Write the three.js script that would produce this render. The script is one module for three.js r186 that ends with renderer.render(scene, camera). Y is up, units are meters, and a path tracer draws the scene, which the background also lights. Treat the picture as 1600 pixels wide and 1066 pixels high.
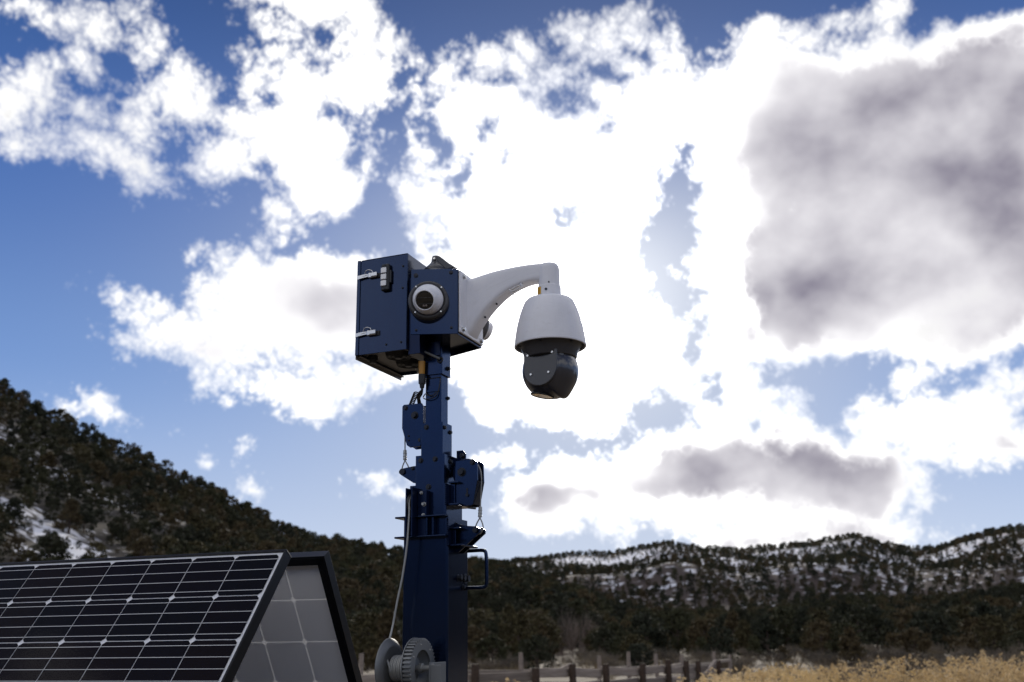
import * as THREE from 'three';
import { RoundedBoxGeometry } from 'three/addons/geometries/RoundedBoxGeometry.js';
import { mergeGeometries } from 'three/addons/utils/BufferGeometryUtils.js';

// ---------------------------------------------------------------- camera, sky, sun, exposure
const W = 1024, H = 682;
const D2R = Math.PI / 180;
const scene = new THREE.Scene();
const renderer = new THREE.WebGLRenderer({ antialias: true });
renderer.setSize(W, H);
renderer.toneMapping = THREE.LinearToneMapping;
renderer.toneMappingExposure = 1.3;
renderer.shadowMap.enabled = true;

const camera = new THREE.PerspectiveCamera(2 * Math.atan(533 / 1590) / D2R, W / H, 0.05, 6000);
camera.position.set(0, 1.6, 0);
camera.up.set(0, 1, 0);
camera.lookAt(0, 1.6 + Math.sin(16.1 * D2R), -Math.cos(16.1 * D2R));
camera.rotateZ(-0.9 * D2R);
camera.focus = 3.12;
camera.userData.fStop = 4.2;
scene.add(camera);

const SUN_AZ = 5.4, SUN_EL = 18.3;
function dirOf(az, el) { const c = Math.cos(el * D2R); return new THREE.Vector3(c * Math.sin(az * D2R), Math.sin(el * D2R), -c * Math.cos(az * D2R)); }
const sun = new THREE.DirectionalLight(new THREE.Color().setRGB(1, 0.93, 0.82), 2.2);
sun.position.copy(dirOf(SUN_AZ, SUN_EL).multiplyScalar(300));
sun.target.position.set(0, 0, 0);
sun.castShadow = true; sun.shadow.radius = 12;
sun.shadow.mapSize.set(4096, 4096);
Object.assign(sun.shadow.camera, { left: -60, right: 60, top: 60, bottom: -60, near: 1, far: 900 });
scene.add(sun, sun.target);

// ---------------------------------------------------------------- noise
function rng(seed) { let s = seed >>> 0; return () => { s = (s + 0x6D2B79F5) >>> 0; let t = s; t = Math.imul(t ^ (t >>> 15), t | 1); t ^= t + Math.imul(t ^ (t >>> 7), t | 61); return ((t ^ (t >>> 14)) >>> 0) / 4294967296; }; }
const PERM = new Uint16Array(514), GX = new Float32Array(256), GY = new Float32Array(256), GZ = new Float32Array(256);
{ const r = rng(7); const p = [...Array(256).keys()]; for (let i = 255; i > 0; i--) { const j = Math.floor(r() * (i + 1)); [p[i], p[j]] = [p[j], p[i]]; }
  for (let i = 0; i < 514; i++) PERM[i] = p[i & 255];
  for (let i = 0; i < 256; i++) { const z = r() * 2 - 1, a = r() * 6.2832, q = Math.sqrt(1 - z * z); GX[i] = q * Math.cos(a); GY[i] = q * Math.sin(a); GZ[i] = z; } }
function noise3(x, y, z) {
  const xf = Math.floor(x), yf = Math.floor(y), zf = Math.floor(z);
  const X = xf & 255, Y = yf & 255, Z = zf & 255; x -= xf; y -= yf; z -= zf;
  const u = x * x * x * (x * (x * 6 - 15) + 10), v = y * y * y * (y * (y * 6 - 15) + 10), w = z * z * z * (z * (z * 6 - 15) + 10);
  const A = PERM[X] + Y, AA = PERM[A] + Z, AB = PERM[A + 1] + Z, B = PERM[X + 1] + Y, BA = PERM[B] + Z, BB = PERM[B + 1] + Z;
  let h = PERM[AA]; const n0 = GX[h] * x + GY[h] * y + GZ[h] * z, x1 = x - 1, y1 = y - 1, z1 = z - 1;
  h = PERM[BA]; const n1 = GX[h] * x1 + GY[h] * y + GZ[h] * z; h = PERM[AB]; const n2 = GX[h] * x + GY[h] * y1 + GZ[h] * z; h = PERM[BB]; const n3 = GX[h] * x1 + GY[h] * y1 + GZ[h] * z;
  h = PERM[AA + 1]; const n4 = GX[h] * x + GY[h] * y + GZ[h] * z1; h = PERM[BA + 1]; const n5 = GX[h] * x1 + GY[h] * y + GZ[h] * z1; h = PERM[AB + 1]; const n6 = GX[h] * x + GY[h] * y1 + GZ[h] * z1; h = PERM[BB + 1]; const n7 = GX[h] * x1 + GY[h] * y1 + GZ[h] * z1;
  const a0 = n0 + u * (n1 - n0), a1 = n2 + u * (n3 - n2), b0 = n4 + u * (n5 - n4), b1 = n6 + u * (n7 - n6), c0 = a0 + v * (a1 - a0), c1 = b0 + v * (b1 - b0);
  return 1.5 * (c0 + w * (c1 - c0));
}
function fbm(x, y, z, oct) { let s = 0, a = 0.5; for (let i = 0; i < oct; i++) { s += a * noise3(x, y, z); x = x * 2.03 + 11.3; y = y * 2.03 + 5.7; z = z * 2.03 + 3.1; a *= 0.5; } return s; }
const clamp = (x, a = 0, b = 1) => Math.min(b, Math.max(a, x));
const sstep = (a, b, x) => { const t = clamp((x - a) / (b - a)); return t * t * (3 - 2 * t); };
const lerp = (a, b, t) => a + (b - a) * t;

// ---------------------------------------------------------------- sky: clear air and broken cloud, by compass bearing and height in degrees
// each cloud lobe: bearing, height, half width, half height, tilt (all degrees)
const CLOUD_BODIES = [-28.08,31.25,1.11,0.70,0, -26.51,30.82,1.25,0.66,30, -24.85,31.30,1.88,1.09,0, -22.64,32.17,0.98,1.17,0, -22.05,31.01,0.81,1.31,0, -25.32,29.54,1.03,0.85,0, -24.71,28.79,0.49,0.55,0, -20.92,32.08,0.25,0.31,0, -28.40,26.50,1.43,1.85,0, -27.30,27.19,1.20,1.45,0, -26.85,28.30,0.72,0.60,0, -27.80,25.12,0.84,0.84,0, -24.97,26.66,1.11,0.62,0, -25.78,25.06,1.91,0.86,0, -23.44,25.11,2.28,0.89,0, -21.14,24.54,1.49,0.84,35, -22.55,26.46,1.27,0.82,0, -20.23,28.04,2.31,1.35,0, -19.25,29.16,1.61,0.71,0, -18.35,27.29,1.11,1.11,0, -20.72,23.82,0.85,0.52,0, -15.84,33.55,1.34,0.64,0, -13.06,32.81,2.55,2.35,0, -10.30,33.36,2.04,1.71,0, -7.86,32.52,1.67,1.14,30, -6.22,31.60,0.47,0.54,0, -16.05,31.20,0.98,1.24,0, -9.40,30.78,1.35,1.69,20, -8.17,29.50,0.82,1.02,0, -14.41,29.56,1.92,1.66,0, -12.43,28.56,2.23,1.52,0, -13.46,26.44,3.12,2.24,0, -11.47,24.51,2.14,1.93,0, -9.64,26.35,1.73,1.38,0, -8.72,27.95,1.17,0.62,20, -17.47,25.38,1.59,1.00,0, -17.75,24.33,0.87,0.53,0, -13.62,22.63,1.17,0.89,0, -14.29,21.47,0.62,0.34,0, -16.54,27.67,0.93,1.32,0, -10.14,29.39,1.70,1.36,0, -11.19,26.60,2.40,2.06,0, -18.10,20.54,0.54,0.30,0, -22.58,11.61,1.41,0.45,10, -22.03,17.77,1.36,0.71,15, -20.29,16.98,1.98,1.19,20, -20.14,15.29,1.52,0.66,0, -18.18,16.05,2.75,1.95,0, -14.75,16.97,3.85,3.03,0, -11.91,17.47,3.22,3.08,0, -9.36,17.92,2.55,2.65,0, -16.29,19.93,0.54,0.48,0, -14.89,19.34,2.13,1.17,0, -11.27,19.80,1.82,1.19,0, -16.33,14.09,2.11,1.22,25, -13.86,13.51,2.14,1.38,0, -11.00,12.98,1.54,1.19,0, -9.60,14.00,1.84,1.48,0, -7.06,14.59,2.14,0.86,0, -5.40,14.25,0.79,0.50,0, -6.15,27.36,0.63,0.69,0, -5.65,25.74,1.40,1.05,0, -4.94,24.25,1.62,1.48,0, -4.15,22.85,1.28,1.71,0, -5.18,28.93,0.35,0.35,0, -4.19,30.58,0.89,1.16,0, -6.51,29.91,0.31,0.31,0, -3.38,31.60,0.61,0.48,0, -1.14,31.61,1.50,1.09,0, 1.30,31.38,0.96,1.16,0, 2.89,30.42,1.17,0.89,0, 4.21,32.81,1.08,1.08,0, 6.02,32.45,1.55,1.08,0, 7.87,32.72,1.14,0.94,0, 9.59,31.52,1.74,1.34,0, 10.27,32.58,0.60,0.86,0, 5.29,30.08,1.03,0.55,0, 8.72,30.53,1.35,1.22,0, 2.55,26.14,5.80,4.57,0, -1.30,28.29,2.44,2.16,0, -2.38,29.38,1.73,1.38,0, 8.13,27.58,4.49,2.90,0, 11.31,28.34,2.55,2.72,0, 3.98,22.56,7.12,4.27,0, 0.11,22.66,4.28,3.92,0, 5.32,17.86,6.44,5.37,0, -1.08,19.82,3.95,3.23,0, 0.70,13.68,3.42,2.09,0, 3.61,12.24,2.36,1.58,0, 7.40,14.89,3.20,2.85,0, 6.71,12.07,1.49,1.07,0, 12.98,25.43,1.78,3.41,0, 15.49,22.39,1.90,4.42,0, 12.02,22.04,1.53,2.64,0, 11.70,18.90,1.54,2.31,0, 12.19,15.68,2.09,2.30,0, -2.44,15.15,2.16,1.80,0, -1.16,12.80,1.44,1.29,0, 16.10,30.12,2.29,1.96,0, 18.11,31.13,2.05,0.96,0, 15.47,31.35,0.98,0.85,0, 18.11,26.49,4.44,4.11,0, 22.56,23.78,6.40,6.08,0, 27.45,23.20,4.57,6.55,0, 24.94,17.05,5.04,3.53,0, 18.47,18.59,5.02,4.35,0, 28.83,27.69,2.07,1.48,0, 26.15,29.52,1.15,0.60,0, 29.75,28.87,0.75,0.52,0, 23.01,31.37,0.80,0.74,0, 22.00,29.87,0.82,0.69,0, 16.09,15.71,2.73,2.05,0, 20.83,15.40,2.30,1.64,0, 21.88,12.74,1.10,0.45,0, 12.64,12.40,2.92,1.80,0, 13.97,11.51,2.41,1.37,0, 16.13,10.67,1.76,0.95,30, 20.04,10.82,1.11,1.18,0, 19.50,9.51,0.66,0.39,0, 22.01,10.38,1.93,1.48,0, 22.49,9.18,1.53,1.15,0, 25.27,10.40,2.30,1.43,-25, 26.99,11.52,1.34,1.22,0, 25.20,8.78,1.79,0.86,0, 7.78,8.48,3.23,1.82,0, 11.30,8.52,4.50,2.07,0, 15.70,7.95,3.36,2.08,0, 18.61,7.28,2.62,1.90,0, 20.58,7.66,1.94,1.55,0, 21.57,6.70,1.02,0.70,0, 10.46,6.37,5.16,0.55,0, 2.74,7.57,3.18,2.12,0, 5.28,8.39,2.19,1.63,0, 1.28,6.62,1.76,1.13,0, 5.59,5.68,0.56,0.91,0, 12.06,4.80,2.17,0.81,0, 14.77,5.04,2.40,1.33,0, 17.72,4.92,2.02,1.31,0, 20.08,4.62,1.15,0.89,0, 14.49,9.50,2.45,0.89,0, 22.49,4.18,0.81,0.37,0, -7.37,8.13,0.91,0.32,0, -0.10,9.75,0.39,0.29,0, -14.25,7.95,0.61,0.34,15, -17.02,9.18,0.27,0.23,0, -15.05,9.99,0.20,0.20,0, -1.55,9.70,0.29,0.14,0];
const CLOUD_GAPS = [-11.45,32.29,0.66,0.43,0, -14.74,28.76,0.47,0.53,0, -17.95,26.77,0.86,0.30,0, -10.80,28.51,0.48,0.31,0, -15.59,32.80,0.52,0.29,0, 3.45,29.21,0.97,0.48,0, 6.26,30.83,0.68,0.51,0, 7.30,30.19,0.75,0.44,0, -1.19,27.94,0.45,0.42,0, 5.57,27.57,0.24,0.21,0, 1.78,29.95,0.28,0.34,0, 3.23,23.01,0.64,0.53,0, 0.06,26.61,0.28,0.28,0, 10.94,26.15,0.84,0.63,0, 10.61,24.27,1.12,2.07,15, 9.61,21.89,1.71,2.01,20, 8.85,20.70,1.62,1.28,0, 9.40,18.71,1.24,1.84,0, 10.87,16.55,0.85,0.41,0, 10.53,15.26,0.67,1.01,0, 10.77,13.47,0.57,0.36,0, 8.67,11.63,1.62,1.38,0, -3.18,24.80,0.39,1.20,15, -4.15,22.14,0.28,0.57,0, 14.18,13.95,0.55,0.38,0, 16.03,13.28,0.88,0.58,0, 17.55,11.43,1.27,1.54,0, 19.33,12.48,1.13,0.79,0, -23.43,28.21,0.62,0.44,0, -17.37,28.74,0.52,0.33,0, -6.95,27.85,0.48,1.38,0, 15.03,13.64,0.69,0.31,0, 18.20,9.67,0.53,0.60,0, 13.72,10.58,0.27,0.41,20, 14.16,5.64,0.81,0.20,0, 20.97,30.32,0.44,0.50,30, 11.64,13.24,0.49,0.77,10, 7.52,10.26,2.12,0.49,-10, -9.24,26.03,0.42,0.69,20, -14.51,25.15,0.41,0.61,0, 8.36,31.12,0.88,0.40,20, 12.49,30.73,0.67,0.47,0, -4.17,27.41,0.49,0.77,0, -24.21,25.97,0.50,0.28,0, -12.55,30.72,0.47,0.33,0];
const CLOUD_SHADE = [15.85,22.35,2.04,6.44,0.3, 17.32,27.62,2.63,2.63,0.3, 20.81,26.41,4.19,3.54,0.42, 23.73,27.20,3.75,2.50,0.5, 26.24,27.97,3.95,1.76,0.68, 28.67,25.83,2.68,2.98,0.62, 21.67,24.93,3.54,1.61,0.4, 18.50,22.02,4.33,4.33,0.36, 23.85,20.90,5.73,4.77,0.38, 27.23,17.69,2.76,3.07,0.55, 25.60,23.89,2.17,1.86,0.45, 16.22,18.84,3.06,3.40,0.36, 21.21,18.59,3.93,2.29,0.3, 27.56,21.88,2.13,2.13,0.42, 16.50,15.67,1.97,1.50,0.5, 19.34,17.11,3.99,2.00,0.34, 26.18,14.73,2.79,1.55,0.55, 13.83,17.31,0.62,2.08,0.4, 24.90,16.73,3.47,1.89,0.3, 28.47,19.75,1.81,4.84,0.42, 29.53,24.36,1.78,3.55,0.4, -11.76,18.18,2.80,2.62,0.34, -17.79,15.39,2.02,1.21,0.26, -9.37,18.28,2.12,2.12,0.32, 9.18,8.26,2.79,2.02,0.6, 11.67,8.85,3.11,1.45,0.6, 14.62,9.04,3.23,1.29,0.8, 11.55,7.12,4.12,1.24,0.74, 18.95,7.43,2.09,1.96,0.62, 17.03,7.88,2.33,1.66,0.45, 1.28,6.69,1.27,0.92,0.66, 3.09,7.28,1.70,0.46,0.6, 15.14,5.37,1.67,1.00,0.58, 12.38,4.46,1.82,0.47,0.58, 18.52,4.89,1.88,0.91,0.55, 11.98,13.04,1.39,0.35,0.3, 25.75,9.06,1.11,0.68,0.5, -0.02,15.13,2.52,2.16,0.2, 2.53,12.74,1.22,0.43,0.35, -0.08,22.85,0.43,1.07,0.25, 9.74,30.84,0.87,0.81,0.3, -20.23,28.04,1.93,0.84,0.12, -12.54,30.56,2.00,1.00,0.1, -6.18,29.58,1.37,0.69,0.1];

function lobes(list, five) {
  const out = [];
  for (let i = 0; i + 4 < list.length + 0; i += 5) out.push({ az: list[i], el: list[i + 1], rx: list[i + 2], ry: list[i + 3], c: Math.cos(list[i + 4] * D2R), s: Math.sin(list[i + 4] * D2R), k: list[i + 4], ce: Math.cos(list[i + 1] * D2R) });
  return out;
}
const BODIES = lobes(CLOUD_BODIES), GAPS = lobes(CLOUD_GAPS), SHADES = lobes(CLOUD_SHADE);
const SW = 4096, SH = 2048;
{
  const data = new Float32Array(SW * SH * 4);
  const sd3 = dirOf(SUN_AZ, SUN_EL);
  const sdist = (b, az, el) => { const x = (az - b.az) * b.ce, y = -(el - b.el); const p = (x * b.c + y * b.s) / b.rx, q = (-x * b.s + y * b.c) / b.ry; return (1 - Math.sqrt(p * p + q * q)) * Math.min(b.rx, b.ry); };
  const smax = (a, b, k) => { const h = clamp(0.5 + 0.5 * (a - b) / k); return b + (a - b) * h + k * h * (1 - h); };
  const acc = [0, 0, 0]; let nacc = 0;
  for (let j = SH / 2; j < SH; j++) {
    const el = ((j + 0.5) / SH - 0.5) * 180, y = Math.sin(el * D2R), ce = Math.cos(el * D2R);
    for (let i = 0; i < SW; i++) {
      const th = ((i + 0.5) / SW - 0.5) * 2 * Math.PI, x = Math.cos(th) * ce, z = Math.sin(th) * ce;
      const az = Math.atan2(x, -z) / D2R;
      const win = (1 - sstep(33, 39, Math.abs(az))) * (1 - sstep(36, 43, el));
      const o = (j * SW + i) * 4;
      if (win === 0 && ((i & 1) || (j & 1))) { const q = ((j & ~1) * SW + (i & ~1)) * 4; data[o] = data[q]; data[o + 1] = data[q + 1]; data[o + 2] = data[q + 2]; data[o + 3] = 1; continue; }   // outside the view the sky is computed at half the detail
      const dot = x * sd3.x + y * sd3.y + z * sd3.z, ang = Math.acos(clamp(dot, -1, 1)) / D2R;
      // air
      const k1 = sstep(0, 15, el), k2 = sstep(10, 25, el), k3 = sstep(22, 40, el);
      let r = lerp(lerp(lerp(0.62, 0.19, k1), 0.066, k2), 0.022, k3), g = lerp(lerp(lerp(0.71, 0.335, k1), 0.16, k2), 0.062, k3), b = lerp(lerp(lerp(0.86, 0.65, k1), 0.44, k2), 0.2, k3);
      const hz = 0.97 * Math.exp(-Math.pow(ang / 15.5, 1.6)) * (1 - 0.75 * sstep(19, 33, el));
      r = lerp(r, 0.66, hz); g = lerp(g, 0.69, hz); b = lerp(b, 0.76, hz);
      const gl = 0.3 * Math.exp(-Math.pow(ang / 4.5, 2)); r += gl; g += gl; b += gl * 0.97;
      r *= 0.77; g *= 0.78; b *= 0.8;
      // cloud
      const wx = noise3(x * 22, y * 22, z * 22), wy = noise3(x * 22 + 40, y * 22, z * 22 + 9);
      let sd = -20;
      if (win > 0) {
        const w2x = noise3(x * 61, y * 61 + 3, z * 61), w2y = noise3(x * 61 + 20, y * 61, z * 61 + 4);
        const a2 = az + 0.75 * wx + 0.36 * w2x, e2 = el + 0.6 * wy + 0.32 * w2y;
        for (const q of BODIES) { const dx = Math.abs(a2 - q.az) * q.ce, m = q.rx + q.ry; if (dx > m + 3 || Math.abs(e2 - q.el) > m + 3) continue; const v = sdist(q, a2, e2); sd = sd < -19 ? v : smax(sd, v, 0.45); }
        for (const q of GAPS) { const dx = Math.abs(a2 - q.az); if (dx > 6) continue; const v = sdist(q, a2, e2); sd = -smax(-sd, v, 0.25); }
        sd = Math.min(sd, 4);
      }
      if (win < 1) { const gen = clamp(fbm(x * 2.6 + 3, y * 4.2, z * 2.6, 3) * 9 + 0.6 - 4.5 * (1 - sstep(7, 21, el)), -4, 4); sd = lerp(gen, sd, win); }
      let n = 0;
      if (sd > -2.2) {
        let f = 14, a = 0.5; const oct = win > 0 ? 7 : 4;
        for (let o = 0; o < oct; o++) { const v = noise3(x * f + o * 17.1, y * f + o * 3.3, z * f); n += a * (o < 1 ? v * 0.8 : o < 3 ? 1.8 * Math.abs(v) - 0.52 : 2.3 * Math.abs(v) - 0.66); f *= 2.07; a *= 0.76; }
      }
      let gs = 0;
      if (win > 0 && sd > -1.5) {
        const a3 = az + 0.9 * wx + 0.6 * noise3(x * 50, y * 50, z * 50), e3 = el + 0.7 * wy + 0.5 * noise3(x * 50 + 8, y * 50, z * 50);
        let keep = 1;
        for (const q of SHADES) { const dx = (a3 - q.az) * q.ce / q.rx, dy = (e3 - q.el) / q.ry, d2 = dx * dx + dy * dy; if (d2 < 5) keep *= 1 - q.k * Math.exp(-Math.pow(d2, 1.25) * 0.85); }
        gs = (1 - keep) * win;
        }
      const cap = lerp(1.7, 0.8, sstep(8, 17, ang)), s2 = (sd > 0 ? cap * (1 - Math.exp(-sd / cap)) : sd) + n * (1.12 - 0.5 * gs) + 0.15 + 1.3 * gs;
      const wisp = 0.2 + 0.8 * clamp(0.35 + 1.2 * noise3(x * 9, y * 9 + 7, z * 9));
      const al = Math.pow(clamp((s2 + 0.3) / (0.35 + wisp)), 1.15);
      if (al > 0) {
        if (win < 1) gs += (1 - win) * 0.5 * sstep(0.8, 3.5, sd) * clamp(0.6 + fbm(x * 4, y * 6, z * 4 + 5, 3));
        const tex = fbm(x * 13 + 2, y * 17, z * 13, 5), soft = fbm(x * 7 + 2, y * 10, z * 7 + 4, 3);
        gs = clamp(gs * (0.84 + 0.6 * soft + 0.7 * tex)) * sstep(-0.2, 0.9, sd + 0.6 * n);
        const thick = sstep(0.2, 1.6, s2) * (1 - Math.exp(-Math.pow(ang / 16, 2)));
        const base = 0.9 - 0.16 * thick + (0.34 * tex + 0.2 * soft) * thick;
        const white = base + 1.9 * Math.exp(-Math.pow(ang / 6.5, 2)) + 0.4 * Math.exp(-Math.pow(ang / 14, 2)) + 0.06 * tex;
        const t = sstep(0, 0.42, gs);
        const cr = lerp(white, lerp(0.88, 0.16, gs), t), cg = lerp(white * 0.995, lerp(0.865, 0.147, gs), t), cb = lerp(white * 0.99, lerp(0.885, 0.2, gs), t);
        r = lerp(r, cr, al); g = lerp(g, cg, al); b = lerp(b, cb, al);
      }
      data[o] = r; data[o + 1] = g; data[o + 2] = b; data[o + 3] = 1;
      if (j < SH / 2 + 60) { acc[0] += r; acc[1] += g; acc[2] += b; nacc++; }
    }
  }
  for (let j = 0; j < SH / 2; j++) for (let i = 0; i < SW; i++) { const o = (j * SW + i) * 4; for (let c = 0; c < 3; c++) data[o + c] = 0.35 * acc[c] / nacc; data[o + 3] = 1; }
  const sky = new THREE.DataTexture(data, SW, SH, THREE.RGBAFormat, THREE.FloatType);
  sky.mapping = THREE.EquirectangularReflectionMapping;
  sky.magFilter = THREE.LinearFilter; sky.minFilter = THREE.LinearFilter; sky.needsUpdate = true;
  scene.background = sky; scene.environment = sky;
}

// ---------------------------------------------------------------- naming
const used = {};
function numbered(name) { const n = used[name] ?? 0; used[name] = n + 1; return n ? name + '_' + String(n).padStart(3, '0') : name; }
function tag(o, label, category, group, kind) { if (label) o.userData.label = label; if (category) o.userData.category = category; if (group) o.userData.group = group; if (kind) o.userData.kind = kind; return o; }
function structure(name, geo, mat) { const m = new THREE.Mesh(geo, mat); m.name = numbered(name); m.userData.kind = 'structure'; m.receiveShadow = true; m.castShadow = true; scene.add(m); return m; }

// ---------------------------------------------------------------- computed textures
function dataTex(w, h, f, srgb, repeat) {
  const d = new Uint8Array(w * h * 4);
  for (let j = 0; j < h; j++) for (let i = 0; i < w; i++) { const c = f(i, j); const o = (j * w + i) * 4; d[o] = clamp(c[0]) * 255; d[o + 1] = clamp(c[1]) * 255; d[o + 2] = clamp(c[2]) * 255; d[o + 3] = 255; }
  const t = new THREE.DataTexture(d, w, h, THREE.RGBAFormat); t.magFilter = THREE.LinearFilter; t.minFilter = THREE.LinearFilter;
  if (srgb) t.colorSpace = THREE.SRGBColorSpace;
  t.wrapS = t.wrapT = repeat ? THREE.RepeatWrapping : THREE.ClampToEdgeWrapping; t.needsUpdate = true; return t;
}
const enc = (l) => Math.pow(clamp(l), 1 / 2.2);
// tileable noise on a torus-like blend
function tileNoise(u, v, f, oct, sd) { const wu = u, wv = v; const n = (a, b) => fbm(a * f + sd, b * f + sd * 2.3, sd, oct); return (n(wu, wv) * (1 - wu) * (1 - wv) + n(wu - 1, wv) * wu * (1 - wv) + n(wu, wv - 1) * (1 - wu) * wv + n(wu - 1, wv - 1) * wu * wv) / Math.sqrt((wu * wu + (1 - wu) * (1 - wu)) * (wv * wv + (1 - wv) * (1 - wv))); }

// ---------------------------------------------------------------- the ground
const groundTex = dataTex(1024, 1024, (i, j) => {
  const u = i / 1024, v = j / 1024, a = tileNoise(u, v, 6, 4, 3.1), b = tileNoise(u, v, 40, 3, 9.7);
  const k = clamp(0.5 + a + 0.5 * b), s = clamp(0.5 + 1.5 * b);
  return [enc(lerp(0.075, 0.175, k) * (0.8 + 0.3 * s)), enc(lerp(0.058, 0.13, k) * (0.8 + 0.3 * s)), enc(lerp(0.04, 0.075, k) * (0.8 + 0.3 * s))];
}, true, true);
groundTex.repeat.set(800, 800);
{
  const g = new THREE.CircleGeometry(5000, 96); g.rotateX(-Math.PI / 2);
  structure('ground', g, new THREE.MeshStandardMaterial({ map: groundTex, roughness: 0.95 }));
}

// ---------------------------------------------------------------- hills: ridge lines given by bearing and height of the crest
const table = (t) => (x) => { if (x <= t[0][0]) return t[0][1]; for (let i = 1; i < t.length; i++) if (x < t[i][0]) { const a = t[i - 1], b = t[i], k = (x - a[0]) / (b[0] - a[0]); return lerp(a[1], b[1], k * k * (3 - 2 * k) * 0.5 + k * 0.5); } return t[t.length - 1][1]; };
const nearCrest = table([[-75, 8], [-55, 15], [-40, 15.5], [-32, 13.6], [-27.5, 12.1], [-24.3, 10.6], [-21, 9.2], [-17.6, 7.8], [-14.2, 6.1], [-12.4, 5.3], [-10.7, 4.75], [-8.6, 4.45], [-6.5, 4.15], [-3.7, 3.65], [-1.2, 3.3], [1, 2.6], [3, 1.9], [5, 1.2], [8, 0.6], [13, 0.25], [18, 0.3], [23, 0.9], [28, 1.9], [38, 5.0], [55, 6.5], [75, 5]]);
const nearDist = table([[-75, 230], [-40, 250], [-27, 275], [-15, 315], [-5, 350], [2, 330], [10, 250], [20, 220], [30, 240], [75, 240]]);
const farCrest = table([[-75, 3], [-20, 3], [-6.5, 3.4], [-1.6, 3.7], [0.5, 3.85], [3.35, 4.15], [5.1, 4.1], [6.9, 4.4], [8.3, 4.65], [10.3, 4.25], [12, 4.12], [13.7, 4.2], [15.4, 4.28], [17, 4.5], [18.3, 4.62], [19.6, 4.22], [20.8, 3.85], [22, 3.86], [23.3, 4.15], [24.5, 4.5], [26.3, 4.65], [32, 5.2], [45, 5.0], [75, 3]]);
const farDist = table([[-75, 750], [0, 760], [8, 720], [18, 690], [21, 760], [26, 640], [45, 620], [75, 700]]);
const HILLS = {
  near: { crest: nearCrest, dist: nearDist, base: (az) => lerp(95, 130, sstep(-5, 10, az)), amp: 1.3, sc: 26, pw: 1.12, x0: -420, z0: -420, size: 840 },
  back: { crest: (az) => 5.2 + 3 * noise3(az / 22, 2, 5), dist: () => 260, base: () => 60, amp: 2, sc: 30, pw: 1.0, x0: -400, z0: -400, size: 800 },
  far: { crest: farCrest, dist: farDist, base: () => 250, amp: 9, sc: 95, pw: 1.0, x0: -900, z0: -1250, size: 1800 },
};
function hillPoint(h, az, t) {
  const r0 = h.base(az), D = h.dist(az), r = r0 + (D - r0) * t, top = 1.6 + D * Math.tan(h.crest(az) * D2R);
  const x = r * Math.sin(az * D2R), z = -r * Math.cos(az * D2R);
  const env = Math.sin(Math.PI * clamp(t)) ;
  let y = t <= 1 ? top * Math.pow(t, h.pw) : top * (1 - 0.9 * Math.pow(t - 1, 1.3) * 1.4);
  y += h.amp * env * (fbm(x / h.sc, 3, z / h.sc, 3) * 2.2 - 0.2) - 0.6 * (1 - sstep(0, 0.1, t));
  if (t > 1) y -= 0.0;
  return new THREE.Vector3(x, y, z);
}
// patches of old snow: bearing, place on the slope, size in metres, how much
const snowAt = (list) => list.map(([h, az, t, r, k]) => { const p = hillPoint(HILLS[h], az, t); return h === 'far' ? [p.x, p.z, r * 1.3, (k - 0.06) * (t > 0.9 ? 0.7 : 1.05)] : [p.x, p.z, r * 1.15, k]; });
const SNOW = {
  near: snowAt([['near', -23.9, 0.31, 9, 1.25], ['near', -22.6, 0.26, 9, 1.1], ['near', -24.9, 0.38, 9, 1.0], ['near', -21.5, 0.22, 8, 0.9], ['near', -27, 0.72, 12, 0.5], ['near', -25.8, 0.8, 10, 0.55], ['near', -23.3, 0.62, 12, 0.7], ['near', -22, 0.58, 9, 0.7], ['near', -18.5, 0.62, 9, 0.6], ['near', -12.5, 0.55, 14, 0.5], ['near', -9, 0.6, 12, 0.6], ['near', -8, 0.7, 14, 0.9], ['near', -6.6, 0.7, 14, 1], ['near', -5.8, 0.8, 12, 0.8], ['near', -1, 0.75, 12, 0.7], ['near', 0.5, 0.6, 10, 0.7]]),
  far: snowAt([['far', 3.5, 0.9, 22, 1.1], ['far', 4.6, 0.86, 24, 1.4], ['far', 5.6, 0.87, 22, 1.3], ['far', 2, 0.93, 24, 0.9], ['far', 0.5, 0.8, 26, 0.8], ['far', -0.4, 0.68, 26, 0.8], ['far', 2.5, 0.66, 26, 0.7], ['far', 7.4, 0.92, 26, 1], ['far', 8.6, 0.93, 26, 0.9], ['far', 9.6, 0.94, 24, 0.8], ['far', 10.8, 0.92, 22, 1.1], ['far', 12.2, 0.93, 22, 0.9], ['far', 7.2, 0.62, 36, 1], ['far', 8.4, 0.7, 34, 1], ['far', 9.2, 0.78, 34, 0.9], ['far', 10.5, 0.7, 30, 0.8], ['far', 13.5, 0.84, 40, 0.8], ['far', 15, 0.86, 36, 0.9], ['far', 16.5, 0.7, 40, 0.75], ['far', 15, 0.6, 40, 0.7], ['far', 18.5, 0.92, 20, 1], ['far', 20, 0.93, 22, 1.2], ['far', 19, 0.7, 30, 0.7], ['far', 21.5, 0.66, 30, 0.7], ['far', 24, 0.75, 24, 0.8], ['far', 25.5, 0.86, 24, 0.7], ['far', 25.8, 0.62, 24, 0.6], ['far', 12, 0.5, 40, 0.5], ['far', 17.5, 0.5, 40, 0.5]]),
};
function snowBias(kind, x, z) { let s = 0; for (const [a, b, r, k] of SNOW[kind]) { const d = ((x - a) ** 2 + (z - b) ** 2) / (r * r); if (d < 4) s = Math.max(s, k * Math.exp(-d)); } return s; }
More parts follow.
